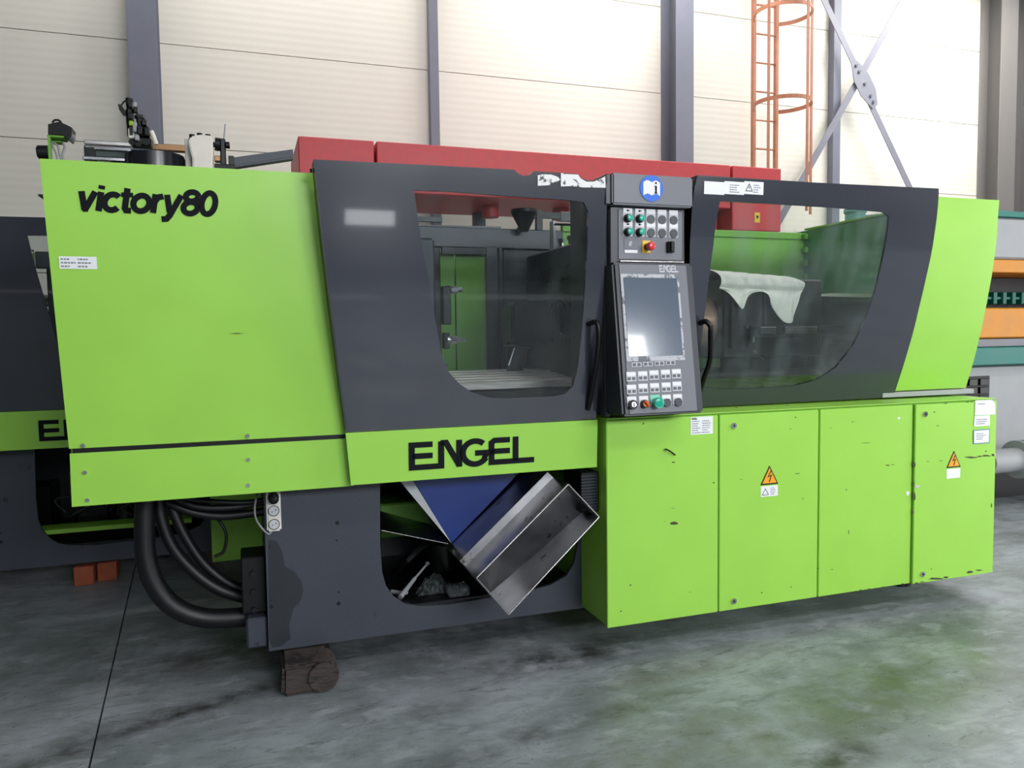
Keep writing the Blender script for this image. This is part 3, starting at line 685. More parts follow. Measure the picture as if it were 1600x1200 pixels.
# face plane coordinates: s along x (0..1), t down the slope in metres
fd = Vector((0, ppen(pbot)-ppen(ptop), pbot-ptop)).normalized(); fn = Vector((0, -1, 0)) - fd*Vector((0, -1, 0)).dot(fd); fn.normalize()
FO = Vector((0, ppen(ptop), ptop)) + fn*.0005
def slope_point(px, py):            # photograph pixel -> (x, t) on the pendant face
    d = fw + rt*((px-800)/F) + up*((600-py)/F); k = (FO-CP).dot(fn)/d.dot(fn); p = CP+d*k
    return p.x, (p-FO).dot(fd)
def FP(x, t, h=0.0): return Vector((x, 0, 0)) + Vector((0, FO.y, FO.z)) + fd*t + fn*h
def fbox(x0, x1, t0, t1, h0, h1, name, m, parent, taper=0):
    mb = MB(); mb.poly([FP(x0, t0, h0), FP(x1, t0, h0), FP(x1-taper, t1, h0), FP(x0+taper, t1, h0)], fn*(h1-h0)); return mb.build(name, m, parent)
fx0, fx1 = 1.722, 2.092; T = (FP(0, 0)-Vector((0, ppen(pbot), pbot))).length
face = fbox(fx0, fx1, .012, T-.012, 0, .004, 'pendant_face', PANEL, pend)
x0_, t0_ = slope_point(972, 430); x1_, t1_ = slope_point(1062, 565)
x0_, x1_ = slope_point(974, 500)[0]-.002, slope_point(1064, 500)[0]+.002
t0_, t1_ = (slope_point(972, 429)[1]+slope_point(1062, 429)[1])/2, (slope_point(979, 567)[1]+slope_point(1065, 561)[1])/2
bz = fbox(x0_, x1_, t0_, t1_, .004, .007, 'screen_bezel', DUST, pend)
fbox(x0_+.014, x1_-.012, t0_+.018, t1_-.024, .007, .009, 'screen', SCREEN, pend)
lg = MB(); lx, lt = slope_point(1029.5, 424.5); lxe = slope_point(1059, 424)[0]; k = (lxe-lx)/4.26
logo_strokes(lg, lambda u, v: FP(lx+u*k, lt-v*k*1.45+.004, .0055)); lg.build('maker_logo', WPRINT, pend, recalc=False)
def key_group(x, t, wd, hh, tab, name='key_group'):
    o = fbox(x-wd/2, x+wd/2, t, t+hh, .004, .0055, name, WPRINT, pend)
    if tab: pass
    return o
# four groups under the screen, then two rows of five, each with two keys
def place_keys(pxs, y_at, wd, hh, strip, seed):
    for i, (px, py) in enumerate(pxs):
        x, t = slope_point(px, py)
        g = fbox(x-wd/2, x+wd/2, t-hh/2, t+hh/2, .004, .0055, 'key_group', WPRINT, pend)
        tk_ = t+hh/2-.013 if strip else t
        for s in (-1, 1):
            fbox(x+s*wd*.24-.0075, x+s*wd*.24+.0075, tk_-.007, tk_+.007, .0055, .0075, 'key', PDARK if not strip else PANEL, pend) if False else MB().poly([FP(x+s*wd*.24-.0082, tk_-.007, .0055), FP(x+s*wd*.24+.0082, tk_-.007, .0055), FP(x+s*wd*.24+.0082, tk_+.007, .0055), FP(x+s*wd*.24-.0082, tk_+.007, .0055)], fn*.002).build('key', mat('key_grey', (92, 94, 100), .5), pend)
        if strip:
            MB().poly([FP(x-wd/2+.003, t-hh/2+.003, .0055), FP(x+wd/2-.003, t-hh/2+.003, .0055), FP(x+wd/2-.003, t-hh/2+.020, .0055), FP(x-wd/2+.003, t-hh/2+.020, .0055)], fn*.001).build('legend_strip', WHITE, pend)
place_keys([(994, 570), (1011.5, 569), (1029.5, 568), (1047, 567)], 0, .052, .021, False, 1)
place_keys([(985.5, 588.5), (1003.5, 587.5), (1021, 586), (1039, 585), (1056, 584)], 0, .052, .046, True, 2)
place_keys([(986, 608.5), (1004, 607), (1022, 606), (1040, 605), (1057, 603.5)], 0, .052, .046, True, 3)
knobs = [(986.5, 628, 'key'), (1005, 627, 'orange'), (1023, 625.5, 'start'), (1040.5, 625, 'plug'), (1058, 624, 'plug')]
for px, py, kd in knobs:
    x, t = slope_point(px, py)
    g = fbox(x-.026, x+.026, t-.026, t+.024, .004, .0055, 'legend_plate', TEAL if False else (mat('pale_green_plate', (130, 214, 184), .5) if kd == 'start' else WPRINT), pend)
    c = FP(x, t+.014, .0055)
    if kd != 'start': MB().poly([FP(x-.023, t-.024, .0055), FP(x+.023, t-.024, .0055), FP(x+.023, t-.006, .0055), FP(x-.023, t-.006, .0055)], fn*.001).build('legend_strip', WHITE, pend)
    if kd == 'plug': MB().cyl(c, c+fn*.008, .0205, n=24).build('blanking_plug', PDARK, pend)
    elif kd == 'start':
        MB().cyl(c, c+fn*.02, .017, n=20).build('button_collar', BLACK, pend)
        MB().cyl(c+fn*.02, c+fn*.038, .0265, n=28).sphere(c+fn*.037, .026, (1, .25, 1), 24).build('start_button', TEAL, pend)
    elif kd == 'orange':
        MB().cyl(c, c+fn*.014, .0205, n=24).build('switch_collar', BLACK, pend)
        MB().cyl(c+fn*.014, c+fn*.024, .0155, n=20).poly([c+fn*.024+Vector(v) for v in ((-.012, 0, .010), (-.004, 0, .014), (.016, 0, -.010), (.009, 0, -.016))], fn*.012).build('orange_switch', ORB, pend)
    else:
        MB().cyl(c, c+fn*.014, .0225, n=24).build('switch_collar', BLACK, pend)
        MB().cyl(c+fn*.014, c+fn*.02, .0125, n=20).box(c+fn*.019+Vector((-.0015, -.002, -.009)), c+fn*.024+Vector((.0015, 0, .009))).build('key_switch', CHROME, pend)

# --- right sliding door
ro_px = [(1088, 276), (1200, 281.5), (1330, 288), (1467, 294.5)]
op = [XZ(x, y, prd) for x, y in ro_px]
op += [(3.75, z) for z in zr(2.40, 1.245, 8)]
zbot = 1.245
op += [(2.315, zbot)] + [XZ(x, y, prd) for x, y in ((1084, 615), (1080, 560), (1078, 500), (1077, 440), (1078, 380), (1081, 330), (1085, 290))]
rw_px = [(1125, 314), (1200, 318), (1300, 324), (1380, 331), (1389, 338), (1387, 360), (1378, 410), (1366, 460), (1350, 505), (1330, 545), (1305, 575), (1275, 594), (1240, 603), (1180, 607), (1120, 608), (1096, 604), (1090, 596), (1092, 560), (1100, 500), (1108, 430), (1118, 350)]
wp = [XZ(x, y, prd) for x, y in rw_px]
rd = MB().sheet(op, (wp,), prd, .014, zr(1.29, 2.41, 26)).build('injection_guard_door', GREY, M)
MB().sheet(wp, (), lambda z: prd(z)+.003, .004, zr(1.37, 2.3, 18)).build('door_window', PANE2, rd)
edge_strip([(1088, 276), (1085, 290), (1081, 330), (1078, 380), (1077, 440), (1078, 500), (1080, 560), (1084, 615), (1088, 640)], prd, .006, 'door_lip', BLACK, rd)
mb = MB()
for a, b_ in zip([(z) for z in zr(2.44, 1.25, 16)], [(z) for z in zr(2.44, 1.25, 16)][1:]):
    mb.poly([(3.75, prd(a)+.002, a), (3.756, prd(a)+.002, a), (3.756, prd(b_)+.002, b_), (3.75, prd(b_)+.002, b_)], (0, .09, 0))
mb.build('door_lip', PDARK, rd)
mb = MB(); tz0 = XZ(1088, 276, prd)
mb.box((tz0[0]+.01, prd(2.45)+.004, op[1][1]-.004), (3.75, prd(2.45)+.09, op[1][1]+.004)).build('door_lip', PDARK, rd)
q = AP(1094, 505, prd)
MB().tube([q, q+Vector((-.005, -.06, .008)), q+Vector((.015, -.075, -.02)), q+Vector((.015, -.075, -.05)), AP(1098, 560, prd)+Vector((0, -.07, 0)), AP(1093, 590, prd)+Vector((0, -.045, 0)), AP(1088, 625, prd)+Vector((0, -.005, 0))], .014, n=10).build('door_handle', BLACK, rd)
# white and warning stickers on the right door
s_ = MB()
for i, (xa, xb) in enumerate(((1100, 1131), (1131.5, 1162), (1162.5, 1192))):
    a = AP(xa, 283, prd); b_ = AP(xb, 304, prd); za = AP((xa+xb)/2, 284, prd).z; zb3 = AP((xa+xb)/2, 304, prd).z
    s_ = MB(); sticker(s_, a.x, b_.x, zb3, za, prd, -.003); st = s_.build('door_sticker', LABELW, rd, recalc=False)
    if i:
        printlines(a.x+.03 if i == 1 else a.x+.055, b_.x-.006, zb3+.006, za-.012, prd, 4, 1, seed=9+i).build('sticker_print', FINE, rd, recalc=False)
    if i == 2:
        t1 = MB(); cx, cz = a.x+.03, (za+zb3)/2
        ribbon(t1, [(cx-.02, cz-.016), (cx, cz+.02), (cx+.02, cz-.016), (cx-.021, cz-.016)], .0035, lambda x, z: Vector((x, prd(z)-.0045, z)))
        ribbon(t1, [(cx, cz+.008), (cx, cz-.006)], .003, lambda x, z: Vector((x, prd(z)-.0045, z))); t1.build('warning_triangle', BLACK, rd, recalc=False)

# --- right end cover
xc = 4.363
rc = MB().sheet([(3.62, 2.435), (xc, 2.435), (xc, 1.282), (3.62, 1.282)], (), pcov, .012, zr(1.3, 2.42, 22)).build('end_cover', GREEN, M)
B((4.05, .056, 2.424), (xc, 1.40, 2.436), 'cover_roof', GREEN, M)
mb = MB(); ss = [( pcov(z)+.012, z) for z in zr(2.42, 1.285, 10)]
mb.poly([(xc-.012, y, z) for y, z in ss] + [(xc-.012, 1.4, 1.285), (xc-.012, 1.4, 2.42)], (.012, 0, 0)).build('cover_side', GREEN, M)
B((3.66, .215, 1.246), (4.40, .285, 1.276), 'guide_rail', LGREY, M, .003)
B((3.66, .30, 1.24), (4.30, .34, 1.285), 'rail_block', PDARK, M)
# inner green walls of the injection side
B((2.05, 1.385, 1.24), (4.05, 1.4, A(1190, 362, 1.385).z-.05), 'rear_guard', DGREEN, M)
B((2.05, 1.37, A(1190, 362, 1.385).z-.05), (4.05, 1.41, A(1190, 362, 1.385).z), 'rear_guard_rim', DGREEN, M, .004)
B((4.03, .30, 1.24), (4.045, 1.38, 2.41), 'cross_guard', mat('dim_cover_green', (84, 150, 100), .5, var=.1), M)  # cover green made dimmer, shade inside the machine put into the colour
hx = MB()
for i in range(11): hx.box((4.00, 1.33, 1.35+i*.1), (4.03, 1.365, 1.39+i*.1), .003)
hx.build('hinge_row', DGREEN, M)
# injection unit
bx0 = 2.15
ba = MB().cyl((1.95, .72, 1.72), (2.78, .72, 1.72), .165, n=40).build('barrel_cover', COPPER, M)
for x in (2.0, 2.25, 2.52): MB().cyl((x, .72, 1.72), (x+.02, .72, 1.72), .170, n=40).build('barrel_band', STEEL, ba)
ic = MB().box((2.72, .50, 1.50), (3.45, 1.0, 1.98), .01).build('injection_housing', DSTEEL, M)
B((2.76, .47, 1.56), (2.80, .50, 1.96), 'housing_rib', DSTEEL, ic); B((3.0, .48, 1.62), (3.03, .50, 1.96), 'housing_rib', DSTEEL, ic)
a = A(1187, 511, .44); b_ = A(1276, 521.5, .44)
MB().box((a.x, .43, b_.z), (A(1212, 515, .44).x, .46, a.z), .003).build('bright_bracket', CHROME, ic)
MB().box((A(1225, 515, .44).x, .43, b_.z), (b_.x, .46, a.z), .003).build('bracket_bar', STEEL, ic)
MB().box((a.x-.05, .46, b_.z-.02), (b_.x+.3, .50, a.z+.01), .003).build('housing_rail', DSTEEL, ic)
MB().box((2.0, .42, 1.26), (4.02, 1.2, 1.34), .01).build('injection_bed', DSTEEL, M)
MB().cyl((2.1, .5, 1.40), (4.0, .5, 1.40), .03).cyl((2.1, .95, 1.40), (4.0, .95, 1.40), .03).build('guide_rods', DSTEEL, M)
MB().box((3.45, .55, 1.4), (3.95, 1.0, 1.85), .02).build('drive_housing', DSTEEL, M)
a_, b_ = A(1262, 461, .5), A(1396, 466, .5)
MB().poly([(a_.x, .5, b_.z+.012), (A(1300, 460, .5).x, .5, b_.z+.03), (A(1370, 460, .5).x, .5, b_.z+.028), (b_.x, .5, b_.z+.004)], (0, .4, 0)).build('streak_plate', WHITE, M)  # added white plate, shaped as the reflection streak on the pane
MB().box((2.35, .45, 1.34), (2.42, .95, 1.6), .01).build('carriage_stand', DSTEEL, M)
MB().box((3.0, .6, 1.34), (3.3, .95, 1.5), .01).build('carriage_foot', DSTEEL, M)
fit = A(1172, 530, .5)
MB().cyl((fit.x, .47, fit.z-.02), (fit.x, .47, fit.z+.02), .012, n=8).tube([(fit.x, .47, fit.z-.02), (fit.x+.01, .46, fit.z-.08), (fit.x+.06, .46, fit.z-.12), (fit.x+.1, .5, fit.z-.14)], .005).build('sensor_cable', CHROME, ic)
for (px, py) in ((1145, 476), (1159, 500), (1163, 510)):
    p = A(px, py, .5); MB().cyl((p.x, .47, p.z), (p.x, .505, p.z), .010, n=8).build('bolt', CHROME, ic)

# --- mould area behind the left door
def ib(px0, px1, py0, py1, Y, dY, name, m, parent=M, bev=.004):
    a = A(px0, (py0+py1)/2, Y).x; b_ = A(px1, (py0+py1)/2, Y).x; z1 = A((px0+px1)/2, py0, Y).z; z0 = A((px0+px1)/2, py1, Y).z
    return MB().box((a, Y, z0), (b_, Y+dY, z1), bev).build(name, m, parent)
mp_ = MB().box((.70, .50, 1.40), (.96, 1.15, 2.17), .012).build('moving_platen', mat('platen_grey', (60, 63, 70), .4, var=.06), M)
ib(692, 705, 447, 507, .55, .05, 'clamp_bar', DSTEEL)
for py in (453, 531):
    p = A(700, py, .58); q = A(722 if py < 500 else 727, py, .58)
    ck = MB().cyl(p, q, .011, n=10).cyl(A(705, py, .58), A(714, py, .58), .020, n=6).cyl(A(698, py, .58), A(702, py, .58), .026, n=16).build('clamp_bolt', CHROME, M)
ib(694, 703, 520, 545, .56, .05, 'clamp_shoe', DSTEEL)
ib(692, 699, 568, 580, .56, .04, 'grease_fitting', CHROME)
# rear guard of the clamp side: posts, green sheets, top rail
zt2 = A(760, 357, 1.38).z
B((.45, 1.36, zt2-.13), (2.05, 1.42, zt2), 'rear_top_rail', mat('frame_grey', (58, 62, 70), .4, var=.05), M, .006)
ib(640, 689, 385, 600, 1.38, .02, 'rear_sheet', DSTEEL)
ib(689, 711.5, 395, 600, 1.385, .012, 'rear_green_sheet', DGREEN)
ib(713, 761, 388, 600, 1.385, .012, 'rear_green_sheet', DGREEN)
ib(761, 790, 384, 600, 1.402, .01, 'rear_backing', MATS['frame_grey'])
ib(761, 779, 384, 600, 1.36, .04, 'rear_post', MATS['frame_grey'])
ib(781, 786, 384, 600, 1.36, .04, 'rear_post', MATS['frame_grey'])
ib(788, 905, 384, 600, 1.39, .012, 'rear_grey_sheet', MATS['frame_grey'])
ib(690, 760, 386, 398, 1.34, .02, 'rear_lamp_rail', DSTEEL)
B((.45, 1.38, 1.0), (2.05, 1.4, A(700, 600, 1.38).z+.01), 'rear_lower_sheet', DSTEEL, M)
# fixed platen: left face runs back, with bolt holes, bolts and a pendant clamp on top
fpn = MB().box((1.76, .46, 1.35), (1.95, 1.30, 2.17), .01).build('fixed_platen', PLATEN, M)
hol = MB()
for y in (.58, .63, .68, .86, .91, .96, 1.08):
    for z in (2.05, 1.98, 1.83, 1.62): hol.cyl((1.755, y, z), (1.761, y, z), .011, n=10)
hol.build('bolt_holes', BLACK, fpn)
for i, y in enumerate((.52, .66, .80, .93)):
    MB().cyl((1.80, y, 2.17), (1.80, y, 2.20), .014, n=8).cyl((1.80, y, 2.20), (1.80, y, 2.225), .022, n=6).build('platen_bolt', CHROME, fpn)
B((1.775, .86, 2.17), (1.79, .92, 2.34), 'sensor_bar', WPRINT, fpn)
ib(876, 905, 331, 347, .52, .01, 'grey_plate', WPRINT)
ib(868, 906, 349, 352, .53, .03, 'plate_bracket', DSTEEL)
MB().tube([(1.70, .55+.07*math.cos(a), 1.75+.10*math.sin(a)) for a in [i*math.pi/6 for i in range(12)]], .010, closed=True, sub=3).build('hose_ring', DSTEEL, M)
MB().tube([A(795, 571, .9), A(806, 540, .9), A(820, 508, .9)], .006).build('steel_rod', CHROME, M)
MB().tube([A(788, 541, .88), A(812, 540, .88), A(830, 544, .88)], .010).build('rod_clamp', DSTEEL, M)
MB().box((1.50, .85, 1.60), (1.76, 1.05, 1.85), .02).cyl((1.55, .95, 1.4), (1.55, .95, 1.62), .05).build('ejector_mount', DSTEEL, M)
# black funnel above the mould area
fx_ = A(819, 340, 1.28); 
MB().cyl((fx_.x, 1.28, fx_.z-.09), (fx_.x, 1.28, fx_.z+.03), .025, .085, n=24).cyl((fx_.x, 1.28, fx_.z+.03), (fx_.x, 1.28, fx_.z+.05), .085, n=24).build('funnel', BLACK, M)
B((fx_.x-.01, 1.30, zt2-.02), (fx_.x+.01, 1.40, fx_.z-.05), 'funnel_bracket', BLACK, M)
MB().box((fx_.x+.12, 1.36, zt2), (fx_.x+.16, 1.40, zt2+.13)).box((fx_.x+.1, 1.37, zt2+.08), (fx_.x+.45, 1.4, zt2+.12)).build('top_bracket', DSTEEL, M)
MB().box((1.0, 1.37, zt2), (1.06, 1.40, zt2+.06)).box((1.06, 1.37, zt2+.03), (1.22, 1.40, zt2+.06)).build('top_bracket', DSTEEL, M)
# machine bed rails, bright brushed
zbed = A(760, 587, .7).z
bed = MB()
for i in range(6):
    y = .42+i*.11; bed.box((.52, y, zbed-.03-.006*(5-i)), (1.75, y+.09, zbed-.02+.008*i), .004)
bed.build('bed_rails', mat('worn_bed_steel', (232, 222, 212), .4, .2, var=.25, vs=10, stretch=(.6, 8, 8)), M)
B((.46, .36, 1.0), (1.98, 1.30, zbed-.07), 'bed_block', DSTEEL, M)

# --- base frame with the big opening
Yb = .33
bx1 = 1.72
hole_px = [(594, 764), (594, 850), (597, 893), (603, 915), (615, 932), (632, 943), (655, 947), (700, 945), (760, 935), (820, 925), (860, 914), (885, 900), (897, 880), (903, 850), (905, 790), (905, 742)]
hol_ = [(A(x, y, Yb).x, A(x, y, Yb).z) for x, y in hole_px]
ztop = .955; xl = A(416, 890, Yb).x; zlow = .157
hol_[0] = (hol_[0][0], .95); hol_[-1] = (hol_[-1][0], .95)
bf = MB().sheet([(xl, ztop), (xl+.3, ztop), (1.72, ztop), (1.72, zlow), (xl, zlow)], (hol_,), flat(Yb), .02).build('base_frame', BASE, M)
B((xl, Yb+.02, zlow), (xl+.02, 1.3, ztop), 'base_end_plate', BASE, M)
B((xl, 1.28, zlow), (4.2, 1.3, ztop), 'base_rear_plate', PDARK, M)
B((xl+.02, Yb+.02, .27), (1.70, 1.28, .29), 'base_tray', DSTEEL, M)
B((-.62, .36, .96), (1.74, 1.30, 1.0), 'bed_plate', DSTEEL, M)
for (px, py, r) in ((527, 817, .010), (526, 844, .005), (529, 925, .005), (529, 943, .010), (421, 854, .004), (423, 938, .004), (424, 948, .009)):
    p = A(px, py, Yb); MB().cyl((p.x, Yb-.0015, p.z), (p.x, Yb+.004, p.z), r, n=12).build('bolt_hole', BLACK, bf)
mb = MB(); mb.bm.faces.new([mb.bm.verts.new((p.x, Yb-.001, p.z)) for p in [A(x, y, Yb) for x, y in ((419, 843), (432, 845), (441, 862), (445, 885), (460, 893), (471, 908), (474, 922), (470, 938), (458, 952), (452, 975), (454, 998), (440, 1009), (425, 1012), (421, 1000))]])
mb.build('oil_stain', mat('oil_soaked_paint', (38, 43, 50), .34), bf, recalc=False)
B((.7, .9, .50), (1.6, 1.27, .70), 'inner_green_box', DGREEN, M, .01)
B((xl+.1, 1.0, .29), (xl+.5, 1.25, .6), 'oil_tank', DSTEEL, M, .01)
MB().cyl((1.05, .95, .29), (1.05, .95, .50), .12, n=24).cyl((1.35, .9, .29), (1.35, .9, .48), .07, n=20).build('oil_pump', DSTEEL, M)
MB().tube([(1.0, .8, .5), (1.02, .6, .62), (1.3, .7, .68), (1.55, .9, .55)], .02).tube([(.75, .8, .32), (.8, .6, .45), (.95, .7, .5), (1.2, .8, .42)], .016).build('oil_hoses', RUBBER, M)
# connector manifold and hoses at the left end of the base
mf = A(390, 915, .45); mf2 = A(417, 1000, .45)
MB().box((xl-.115, .42, .32), (xl-.002, .62, .60), .006).build('connector_manifold', BLACK, M)
MB().box((xl-.10, .36, zlow+.01), (xl-.002, .60, .315), .01).build('manifold_shield', BASE, M)
for z in (.34, .43, .52): MB().cyl((xl-.06, .40, z), (xl-.06, .43, z), .014, n=8).build('manifold_bolt', DSTEEL, M)
def hose(pxs, Y, r, name='hose', m=RUBBER):
    return MB().tube([A(x, y, Y+dy) for x, y, dy in pxs], r, n=14, sub=8).build(name, m, M)
hose([(228, 770, 0), (226, 815, 0), (228, 870, 0), (243, 915, 0), (275, 950, 0), (325, 966, 0), (392, 963, 0)], .52, .048, 'thick_hose')
hose([(248, 775, 0), (252, 810, 0), (270, 855, 0), (305, 895, 0), (345, 922, 0), (396, 937, 0)], .58, .030)
hose([(262, 775, 0), (285, 830, 0), (318, 880, 0), (358, 912, 0), (398, 925, 0)], .62, .026)
hose([(255, 782, 0), (300, 800, 0), (350, 806, 0), (420, 798, 0)], .6, .022); hose([(270, 776, 0), (310, 792, 0), (370, 792, 0), (430, 780, 0)], .55, .018)
hose([(300, 775, 0), (330, 800, 0), (352, 830, 0), (350, 860, 0), (335, 870, 0)], .7, .008, 'cable')
hose([(285, 778, 0), (340, 784, 0), (395, 784, 0), (440, 772, 0)], .5, .012, 'cable')
# hidden feet
for (x, y) in ((1.35, 1.0), (1.6, 1.2), (.3, 1.15), (4.0, .4), (4.0, 1.1), (2.6, .5), (2.6, 1.1)):
    MB().cyl((x, y, .0), (x, y, .03), .07, n=20).cyl((x, y, .03), (x, y, .165), .02, n=12).build('machine_foot', DSTEEL, M)

# --- electrical cabinets
zc1, zc0 = 1.235, .162
B((1.705, .02, zc0+.004), (4.31, 1.27, zc1-.004), 'cabinet_body', GREEN, M, .003)
B((1.70, -.002, zc1-.006), (4.318, 1.27, zc1), 'cabinet_top', GREEN, M, .002)
gx = [1.70, A(1123, 800, 0).x, A(1279, 790, 0).x, A(1425, 770, 0).x, 4.318]
doors = []
for i in range(4):
    yy = 0 if i < 3 else -.012
    d_ = MB().box((gx[i]+(.004 if i else 0), yy, zc0-(.004 if i == 3 else 0)), (gx[i+1]-(.004 if i < 3 else 0), .019, zc1-.014), .003, 2).build('cabinet_door', GREEN, M); doors.append(d_)
tag(doors[3], 'last cabinet door with chipped paint and papers in the corner')
B((1.71, .03, zc0+.01), (4.30, .06, zc1-.03), 'gap_backing', BLACK, M) if False else None
def lock(px, py, d, y0):
    p = A(px, py, y0); o = MB().cyl((p.x, y0-.008, p.z), (p.x, y0+.002, p.z), .016, .018, n=20).build('door_lock', CHROME, d)
    MB().cyl((p.x, y0-.0095, p.z), (p.x, y0-.0075, p.z), .0085, n=3).build('lock_slot', BLACK, d)
lock(1146, 665, doors[1], 0); lock(1146, 939, doors[1], 0); lock(1445, 647, doors[3], -.012); lock(1441, 897, doors[3], -.012)
def hazard(px, py, d, y0, s=.058, paper=True, prn=True):
    p = A(px, py, y0); c = p
    MB().poly([(c.x-s, y0-.0015, c.z-s*.85), (c.x+s, y0-.0015, c.z-s*.85), (c.x, y0-.0015, c.z+s*.95)], (0, .0015, 0)).build('hazard_border', BLACK, d)
    k = .80
    MB().poly([(c.x-s*k, y0-.0025, c.z-s*.85*k-.002), (c.x+s*k, y0-.0025, c.z-s*.85*k-.002), (c.x, y0-.0025, c.z+s*.95*k-.002)], (0, .001, 0)).build('hazard_sign', ORG, d)
    b_ = MB(); ribbon(b_, [(c.x+.010, c.z+.026), (c.x-.010, c.z-.006), (c.x+.012, c.z+.002), (c.x-.002, c.z-.034)], .0065, lambda x, z: Vector((x, y0-.0036, z)))
    b_.build('lightning_bolt', BLACK, d, recalc=False)
    pw = MB().box((c.x-s*.95, y0-.0012, c.z-s*.9-.062), (c.x+s*.95, y0+.0005, c.z-s*.9-.004)).build('hazard_note', LABELW, d)
    if prn:
        t1 = MB(); cx, cz = c.x-.026, c.z-s*.9-.036
        ribbon(t1, [(cx-.02, cz-.016), (cx, cz+.018), (cx+.02, cz-.016), (cx-.021, cz-.016)], .003, lambda x, z: Vector((x, y0-.0025, z))); t1.build('warning_triangle', INK, d, recalc=False)
        printlines(c.x+.006, c.x+.048, c.z-s*.9-.056, c.z-s*.9-.012, flat(y0), 5, 1, -.0025, 5).build('note_print', FINE, d, recalc=False)
hazard(1202, 743, doors[1], 0); hazard(1490, 718, doors[3], -.012, .056, prn=False)
# number plate sheet on the first cabinet
a = A(1079, 653, 0); b_ = A(1113.5, 679, 0); zt_ = (A(1079, 652, 0).z+A(1113, 650, 0).z)/2; zl_ = (A(1079, 679.5, 0).z+A(1113, 677.5, 0).z)/2
ws = MB().box((a.x, -.0015, zl_), (b_.x, .0005, zt_)).build('data_sheet', LABELW, doors[0])
lg = MB(); kk = .0078; logo_strokes(lg, lambda u, v: Vector((a.x+.006+u*kk, -.0025, zt_-.014+v*.010))); lg.build('sheet_logo', INK, doors[0], recalc=False)
printlines(a.x+.006, b_.x-.004, zl_+.004, zt_-.017, flat(0), 6, 2, -.0025, 11).build('sheet_print', FINE, doors[0], recalc=False)
# papers on the last door
yl = -.012
def paper(pxs, name, m, dy):
    mb = MB(); mb.bm.faces.new([mb.bm.verts.new((p.x, yl+dy, p.z)) for p in [A(x, y, yl) for x, y in pxs]]); return mb.build(name, m, doors[3], recalc=False)
paper([(1523, 625.5), (1548, 624.5), (1553, 628), (1554.5, 634), (1554, 647.5), (1522.5, 649)], 'curled_paper', LABELW, -.0035)
paper([(1522, 650), (1546, 648.5), (1546, 665), (1521, 666.5)], 'stock_label', LABELW, -.003)
paper([(1520, 672), (1546, 670), (1545.5, 692), (1520, 694)], 'blue_label_border', mat('border_blue', (70, 120, 170), .5), -.0025)
paper([(1521.2, 673.2), (1544.8, 671.3), (1544.3, 690.8), (1521.2, 692.6)], 'blue_label', LABELW, -.0035)
for (pa, pb, rws, sd_) in (((1524, 688), (1543, 675), 4, 21), ((1524, 664), (1543, 653), 3, 22), ((1527, 633), (1540, 629), 1, 23)):
    a = A(*pa, yl); b_ = A(*pb, yl); printlines(a.x, b_.x, a.z, b_.z, flat(yl), rws, 1, -.0045, sd_).build('label_print', FINE, doors[3], recalc=False)
# chipped paint
rnd = random.Random(4)
def chips(lst, y0, parent):
    mb = MB()
    for (px, py, wpx, hpx) in lst:
        n = 9; pts = []
        for i in range(n):
            a_ = 2*math.pi*i/n; k = rnd.uniform(.55, 1.1)
            p = A(px+math.cos(a_)*wpx/2*k, py-math.sin(a_)*hpx/2*k, y0); pts.append((p.x, y0-.0012, p.z))
        mb.bm.faces.new([mb.bm.verts.new(p) for p in pts])
    o = mb.build('paint_chips', CHIP, parent, recalc=False); o['kind'] = 'stuff'
chips([(1053, 817, 18, 5.5), (1052, 722, 8, 2), (1052, 794, 7, 1), (1115, 754, 3, 3), (1005, 662, 3, 3), (1038, 815, 3, 1), (985, 914, 3, 3), (970, 955, 3, 3), (1078, 925, 3, 1)], 0, doors[0])
chips([(1246, 740, 9, 1.3), (1278, 888, 5, 1.5), (1158, 749, 3, 2), (1235, 670, 2, 2), (1190, 926, 3, 2), (1254, 779, 3, 2), (1243, 652, 2, 2), (1236, 917, 2, 2), (1150, 636.5, 7, 1), (1230, 634, 6, 1)], 0, doors[1])
chips([(1387, 727, 9, 2), (1395, 726, 6, 1), (1352, 692, 20, .8), (1326, 831, 1, 9), (1300, 890, 6, 1), (1345, 922, 6, 1.6), (1358, 920, 5, 1.6), (1380, 917, 6, 1.4), (1322, 765, 3, 2), (1332, 659, 2, 2), (1298, 669, 4, 1), (1410, 912, 3, 2)], 0, doors[2])
chips([(1515, 714.5, 26, 3), (1530, 713, 10, 2), (1541, 712, 14, 3), (1551, 711, 6, 4), (1428, 726, 5, 14), (1428, 775, 5, 14), (1427, 755, 3, 6), (1463, 904, 30, 3.5), (1440, 909, 9, 2), (1478, 902, 9, 3), (1515, 894, 12, 5), (1530, 891, 14, 2.5), (1478, 630, 5, 2), (1512, 628, 4, 2), (1518, 628, 3, 2), (1465, 665, 7, 1.2), (1460, 644, 3, 2), (1426, 800, 3, 8), (1432, 911, 7, 2), (1549, 790, 2, 10), (1449, 721, 5, 1), (1470, 720, 6, 1.2), (1540, 705, 3, 2), (1455, 889, 3, 2)], yl, doors[3])
mb = MB()
for (px, py) in ((1418, 771), (1404, 653.5)):
    p = A(px, py, 0); mb.poly([(p.x+math.cos(a_)*.012*(1+.3*math.sin(3*a_)), -.001, p.z+math.sin(a_)*(.014 if px > 1410 else .006)) for a_ in [i*math.pi/5 for i in range(10)]], (0, -.0008, 0))
mb.build('white_residue', WHITE, doors[2])
mb = MB(); p = A(1433, 760, yl); mb.poly([(p.x-.018, yl-.001, p.z-.008), (p.x+.018, yl-.001, p.z-.004), (p.x+.018, yl-.001, p.z+.008), (p.x-.016, yl-.001, p.z+.006)], (0, -.0008, 0)).build('tape_residue', WPRINT, doors[3])
